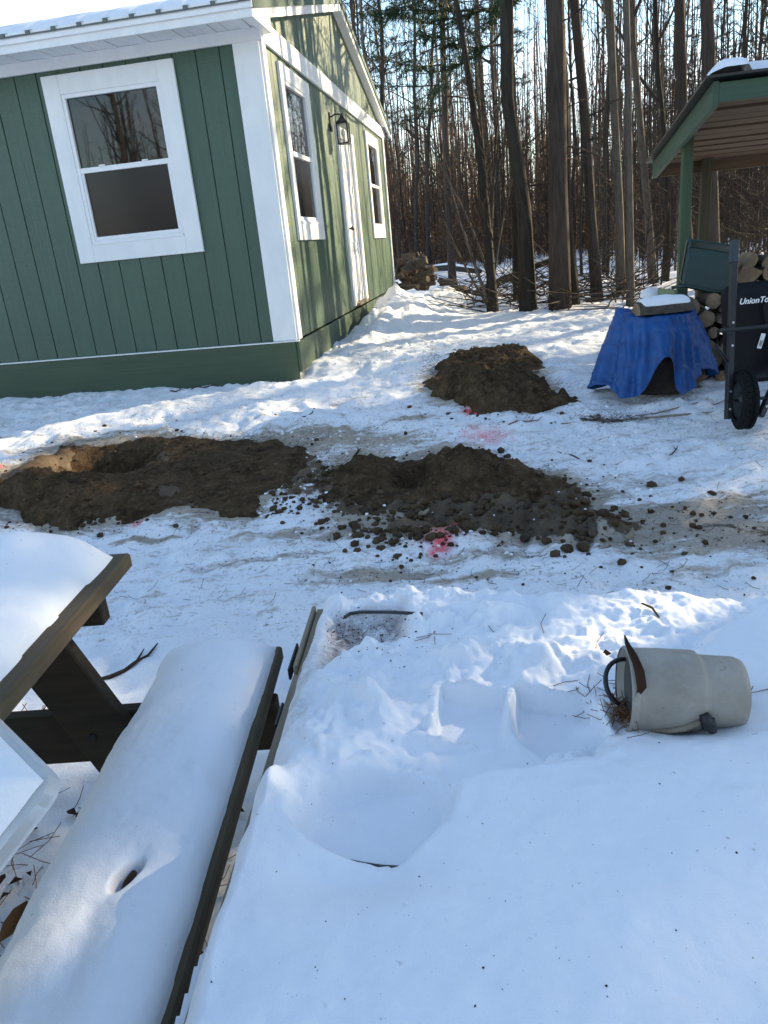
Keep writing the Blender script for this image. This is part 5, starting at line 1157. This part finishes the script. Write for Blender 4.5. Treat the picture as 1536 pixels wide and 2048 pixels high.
plant_px(BARE[0], 1306, 566, 1272, 16, 15, .11, 'grey bare trunk behind the snow-capped wood block', 'bare_tree')
plant_px(PINES[0], 1378, 575, 1352, 22, 17, .16, 'pine trunk rising behind the woodshed post', 'pine_tree', cat='pine tree')
plant_px(PINES[0], 1425, 580, 1404, 28, 17, .16, 'stout dark pine trunk rising behind the snowy shed roof', 'pine_tree', cat='pine tree')
plant_px(BARE[1], 1330, 562, 1304, 12, 13, .085, 'thin dark trunk between the two pines behind the shed', 'bare_tree')
plant_px(PINES[2], 905, 560, 880, 15, 14, .12, 'green-needled pine standing back right of the cabin', 'pine_tree', cat='pine tree')
plant_px(BARE[6], 838, 543, 815, 11, 14, .10, 'thin trunk right of the cabin, left one of a far pair', 'bare_tree')
plant_px(BARE[1], 859, 543, 846, 10, 13, .085, 'thin trunk right of the cabin, right one of a far pair', 'bare_tree')
plant_px(BARE[4], 785, 545, 757, 13, 16, .12, 'dark trunk rising right beside the cabin roof edge', 'bare_tree')
plant_px(BARE[0], 765, 548, 722, 12, 15, .11, 'bare trunk rising just behind the cabin roof slope', 'bare_tree')
plant_px(BARE[3], 745, 548, 700, 12, 11, .06, 'slim bare trunk highest above the cabin roof slope', 'bare_tree')
# many-stemmed tree at the yard edge
b = ground(985, 622); Ms = empty('many_stemmed_tree', (b[0], b[1], gh(b[0], b[1]))); tag(Ms, 'many-stemmed bare tree fanning out from one base at the yard edge', 'tree')
rr = random.Random(5)
for (mx, my, tx, ty, w) in ((958, 300, 912, 0, 20), (930, 470, 890, 330, 8), (985, 400, 1005, 120, 8), (950, 470, 860, 290, 7), (975, 420, 955, 150, 9), (1000, 470, 1040, 300, 6), (925, 520, 870, 400, 6)):
    p0 = np.array(b); p1 = aty(mx, my, b[1] + rr.uniform(-.25, .25)); p3 = aty(tx, ty, b[1] + rr.uniform(-.6, .6)); T = np.linspace(0, 1, 9); tm = .55
    c1 = (p1 - (1 - tm) ** 2 * p0 - tm ** 2 * p3) / (2 * tm * (1 - tm)); P = [(1 - t) ** 2 * p0 + 2 * t * (1 - t) * c1 + t * t * p3 for t in T]
    ext = P[-1] - P[-2]
    if ty == 0: P = P + [P[-1] + ext * k for k in (1, 2.5, 4, 6)]
    r = w / 2 * b[1] / FPX; n = len(P); mb = MB(); mb.tube([p - b for p in P], [r * (1.25 if k == 0 else 1) * (1 - .75 * k / (n - 1)) for k in range(n)], 7); mb.build('stem', M['bark_grey'] if w < 15 else M['bark_dark'], Ms, True)
    mb = MB()
    for k in range(14):
        t = rr.uniform(2.5, n - 1.01); i = int(t); q = P[i] + (P[i + 1] - P[i]) * (t - i) - b; dv = (P[i + 1] - P[i]); dv /= np.linalg.norm(dv); dv = dv + np.array([rr.uniform(-.9, .9), rr.uniform(-.9, .9), rr.uniform(-.2, .5)]); dv /= np.linalg.norm(dv); ln = rr.uniform(.4, 1.3); Q, d = bend_path(q, dv, ln, 4, rr, .2, .03); mb.tube(Q, [.007, .006, .005, .003, .002], 3, False)
        for s in range(4): g = Q[rr.choice((1, 2, 3))]; d2 = d + np.array([rr.uniform(-.9, .9), rr.uniform(-.9, .9), rr.uniform(-.4, .6)]); d2 /= np.linalg.norm(d2); mb.tube([g, g + d2 * ln * .35], [.003, .0015], 3, False)
    mb.build('branches', M['twig'], Ms)
# fallen trunk with snow along it
f0_, f1_ = ground(950, 597), aty(1110, 520, 11.9)
mb = MB(); F0 = np.array(f0_) + np.array([0, 0, .06]); P = [F0 + (f1_ - F0) * t + np.array([0, 0, .05 * math.sin(3 * t)]) for t in np.linspace(0, 1, 8)]; mb.tube(P, [.075, .075, .07, .065, .06, .055, .05, .045], 9); o = mb.build('fallen_tree', M['bark_dark'], None, True); tag(o, 'fallen trunk with snow along it propped among the yard-edge trees', 'fallen tree')
mb = MB(); mb.tube([p + np.array([0, 0, .05]) for p in P[1:]], [.02, .045, .04, .045, .035, .04, .02], 7); mb.build('snow_strip', M['snow'], o, True)
p0, p1 = ground(850, 548), ground(960, 552); mb = MB(); mb.tube([p0 + np.array([0, 0, .15]), (p0 + p1) / 2 + np.array([0, 0, .22]), p1 + np.array([0, 0, .12])], [.09, .10, .07], 8); o = mb.build('fallen_tree', M['bark_dark'], None, True); tag(o, 'thin fallen trunk far back right of the firewood pile', 'fallen tree')
mb = MB(); mb.tube([p0 + np.array([0, 0, .22]), (p0 + p1) / 2 + np.array([0, 0, .30]), p1 + np.array([0, 0, .18])], [.03, .06, .03], 7); mb.build('snow_strip', M['snow'], o, True)

def in_house(x, y):
    d = np.array([x, y]) - HC; u = d @ HU; v = d @ HV; return -1.2 < u < W + 1.2 and -1.0 < v < LB + 2
SK = 1 / math.tan(rad(SUN_AZ))
def azr(x, y): return math.degrees(math.atan2(x, y))
rr = random.Random(21); n = 0; placed = []
def px_of(x, y):
    d = np.array([x, y, gh(x, y) - CAM_H]); return 768 + FPX * (d @ CR) / (d @ CF)
while n < 128:
    a = rr.uniform(-3, 31); dd = 11.5 + 46 * rr.random() ** .8; x, y = dd * math.sin(rad(a)), dd * math.cos(rad(a))
    if in_house(x, y) or (a < 15.5 and dd < 26) or (x < 6.2 and y < 9.8) or (a < 17 and dd < 14.5) or (a < 24 and dd < 15.5) or (a > 24 and dd < 32 and 6.5 < y - x * .577 < 14): continue
    if any((x - p[0]) ** 2 + (y - p[1]) ** 2 < .6 for p in placed): continue
    placed.append((x, y)); n += 1; q = px_of(x, y)
    side = 'rising behind the cabin roof' if q < 790 else 'between the cabin and the many-stemmed tree' if q < 960 else 'between the many-stemmed tree and the thickest pine' if q < 1110 else 'between the thickest pine and the wood block' if q < 1300 else 'behind the woodshed'
    deep = 'nearer' if dd < 24 else 'deep in the woods' if dd < 40 else 'farthest in the woods'
    if rr.random() < .07 and dd > 15 and not 6 < y - SK * x < 14.5: plant(PINES[rr.randrange(3)], x, y, 'green-needled pine %s, %s' % (side, deep), 'woodland pines %s, %s' % (side, deep), 'pine tree', rr.uniform(.8, 1.1), name='pine_tree')
    else:
        k = rr.randrange(7); s_ = rr.uniform(.75, 1.15); tone = 'grey' if k in (0, 2, 5) else 'dark'
        plant(BARE[k], x, y, 'thin %s bare trunk %s, %s' % (tone, side, deep), 'thin %s bare trees %s, %s' % (tone, side, deep), 'tree', s_, s_ * rr.uniform(.30, .55), name='bare_tree')
# the same woods carry on beside and behind the yard (they shade it and show in the panes)
n = 0
while n < 34:
    a = rr.uniform(34, 88); dd = 11 + 30 * rr.random(); x, y = dd * math.sin(rad(a)), dd * math.cos(rad(a))
    if x < 5.6 or 6.3 < y - SK * x < 14: continue
    n += 1
    if rr.random() < .3: plant(PINES[rr.randrange(3)], x, y, 'pine of the woods on the sunny side of the yard', 'pines on the sunny side of the yard', 'pine tree', rr.uniform(.8, 1.1), name='pine_tree')
    else: plant(BARE[rr.randrange(7)], x, y, 'bare tree of the woods on the sunny side of the yard', 'bare trees on the sunny side of the yard', 'tree', rr.uniform(.8, 1.15), .6, name='bare_tree')
for i in range(13):  # extra trees out of view, added along the sun's path to shade the foreground
    x = 9 + 11 * ((i * 5) % 13 + rr.random() * .6) / 13; c0_ = -2.0 + 8.6 * (i + .5) / 13; y = SK * x + c0_ + rr.uniform(-.3, .3)
    if i in (1, 4, 6): plant(BARE[i], x, y, 'unseen bare tree added to shade the yard from the sunny side', 'bare trees shading the yard', 'tree', 1.05, .8, name='bare_tree')
    else: plant(PINES[i % 3], x, y, 'unseen tall pine added to shade the yard from the sunny side', 'pines shading the yard', 'pine tree', rr.uniform(.8, 1.05), name='pine_tree')
for (x, c0_) in ((9.5, .9), (11, -.6), (15, .4), (13, 1.3), (18, 2.0)): plant(PINES[int(x) % 3], x, SK * x + c0_, 'unseen tall pine added to shade the yard from the sunny side', 'pines shading the yard', 'pine tree', 1.0, name='pine_tree')
n = 0
while n < 60:
    a = rr.uniform(140, 235); dd = 9 + 26 * rr.random(); x, y = dd * math.sin(rad(a)), dd * math.cos(rad(a)); n += 1
    plant(BARE[rr.randrange(7)], x, y, 'bare tree of the woods behind the picnic table', 'bare trees behind the picnic table', 'tree', rr.uniform(.8, 1.15), name='bare_tree')

# ------------------------------------------------------------------ far woods and undergrowth as masses
def prisms(base, top, r0, r1):
    n = len(base); d = top - base; s = np.cross(d, np.array([.31, .77, .2])); s /= np.linalg.norm(s, axis=1)[:, None] + 1e-9; t = np.cross(d, s); t /= np.linalg.norm(t, axis=1)[:, None] + 1e-9
    V = []
    for p, r in ((base, r0), (top, r1)):
        for k in range(3): a = k * 2.0944; V.append(p + (s * math.cos(a) + t * math.sin(a)) * r[:, None])
    V = np.stack(V, 1); f = np.array([[0, 1, 4, 3], [1, 2, 5, 4], [2, 0, 3, 5]]); F = (f[None] + np.arange(n)[:, None, None] * 6).reshape(-1, 4)
    return V.reshape(-1, 3), F
def thicket(name, label, n, sector, dist, hh, r, nb, mat, seed, bl=1.4, skip=None):
    rs = np.random.RandomState(seed); a = np.radians(rs.uniform(*sector, n)); d = dist[0] + (dist[1] - dist[0]) * rs.rand(n); x, y = d * np.sin(a), d * np.cos(a)
    if skip is not None: k = ~skip(x, y); x, y = x[k], y[k]; n = len(x)
    z = G0(x, y); h = hh[0] + (hh[1] - hh[0]) * rs.rand(n) ** 1.6; base = np.stack([x, y, z - .1], -1); top = base + np.stack([rs.normal(0, .05, n) * h, rs.normal(0, .05, n) * h, h], -1); rr0 = r * (h / hh[1]) * rs.uniform(.5, 1.3, n) + .004
    V, F = prisms(base, top, rr0, rr0 * .3); VS = [V]; FS = [F]; o = len(V)
    for k in range(nb):
        t = rs.uniform(.15, 1, n)[:, None]; b0 = base + (top - base) * t; az = rs.uniform(0, 6.28, n); l = bl * rs.uniform(.3, 1.1, n) * (1.15 - t[:, 0] * .6); b1 = b0 + np.stack([np.cos(az) * l * .75, np.sin(az) * l * .75, l * rs.uniform(.05, .9, n)], -1)
        V, F = prisms(b0, b1, np.full(n, .008) + rr0 * .1, np.full(n, .003)); VS.append(V); FS.append(F + o); o += len(V)
    return tag(link(name, np_mesh(name, np.concatenate(VS), np.concatenate(FS), M[mat], False)), label, kind='stuff')
def skipf(x, y):
    u = (x - HC[0]) * HU[0] + (y - HC[1]) * HU[1]; v = (x - HC[0]) * HV[0] + (y - HC[1]) * HV[1]; a = np.degrees(np.arctan2(x, y)); d = np.hypot(x, y)
    return ((u > -1) & (u < W + 1) & (v > -1) & (v < LB + 2)) | ((a < 16.5) & (d < 27.5) & (np.abs(a) < 60)) | ((x < 6.5) & (y < 10.6) & (y > -6))
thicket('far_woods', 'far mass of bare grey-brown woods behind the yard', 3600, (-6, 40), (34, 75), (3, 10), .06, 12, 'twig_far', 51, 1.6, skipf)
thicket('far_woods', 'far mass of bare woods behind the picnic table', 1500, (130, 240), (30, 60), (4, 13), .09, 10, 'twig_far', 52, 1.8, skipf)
thicket('far_woods', 'haze of slim dark saplings among the nearer trunks', 620, (-4, 34), (19, 40), (4, 12), .028, 22, 'twig', 54, 1.3, skipf)
thicket('undergrowth', 'thin bare saplings and brush among the tree trunks', 900, (3, 40), (12.5, 34), (.8, 4.2), .018, 9, 'twig', 53, .7, skipf)
# rusty beech leaves still hanging on the low brush
rs = np.random.RandomState(61); n = 42000; nc = 260; ca_ = np.radians(rs.uniform(4, 38, nc)); cd = 24 + 26 * rs.rand(nc); cxy = np.stack([cd * np.sin(ca_), cd * np.cos(ca_)], -1); cs = rs.uniform(.5, 1.6, nc); ci = rs.randint(0, nc, n)
P = np.zeros((n, 3)); P[:, :2] = cxy[ci] + rs.normal(0, 1, (n, 2)) * cs[ci][:, None]; P[:, 2] = G0(P[:, 0], P[:, 1]) + np.abs(rs.normal(0, 1.1, n)) * cs[ci] + .1
keep = ~skipf(P[:, 0], P[:, 1]); P = P[keep]; n = len(P); A = rs.normal(0, 1, (n, 3)); A /= np.linalg.norm(A, axis=1)[:, None]; B = np.cross(A, rs.normal(0, 1, (n, 3))); B /= np.linalg.norm(B, axis=1)[:, None]; s = rs.uniform(.035, .075, (n, 1))
V = np.stack([P - A * s, P + B * s * .55, P + A * s, P - B * s * .55], 1).reshape(-1, 3); tag(link('brown_leaves', np_mesh('brown_leaves', V, np.arange(4 * n).reshape(-1, 4), M['leaf_brown'], False)), 'rusty brown leaves hanging on low brush in the woods', kind='stuff')
# tangle of fallen branches at the foot of the pines
rs = np.random.RandomState(71); pts0 = []; pts1 = []
for k in range(420):
    px = rs.uniform(930, 1290); q = ground(px, rs.uniform(565, 625)); l = rs.uniform(.25, 1.3); az = rs.uniform(0, 6.28); el = abs(rs.normal(0, .35)); pts0.append(q + np.array([0, 0, rs.uniform(-.02, .25)])); pts1.append(pts0[-1] + l * np.array([math.cos(az) * math.cos(el), math.sin(az) * math.cos(el), math.sin(el)]))
V, F = prisms(np.array(pts0), np.array(pts1), rs.uniform(.004, .016, 420), rs.uniform(.002, .005, 420)); tag(link('brush_tangle', np_mesh('brush_tangle', V, F, M['twig'], False)), 'tangle of fallen branches at the foot of the pines', kind='stuff')
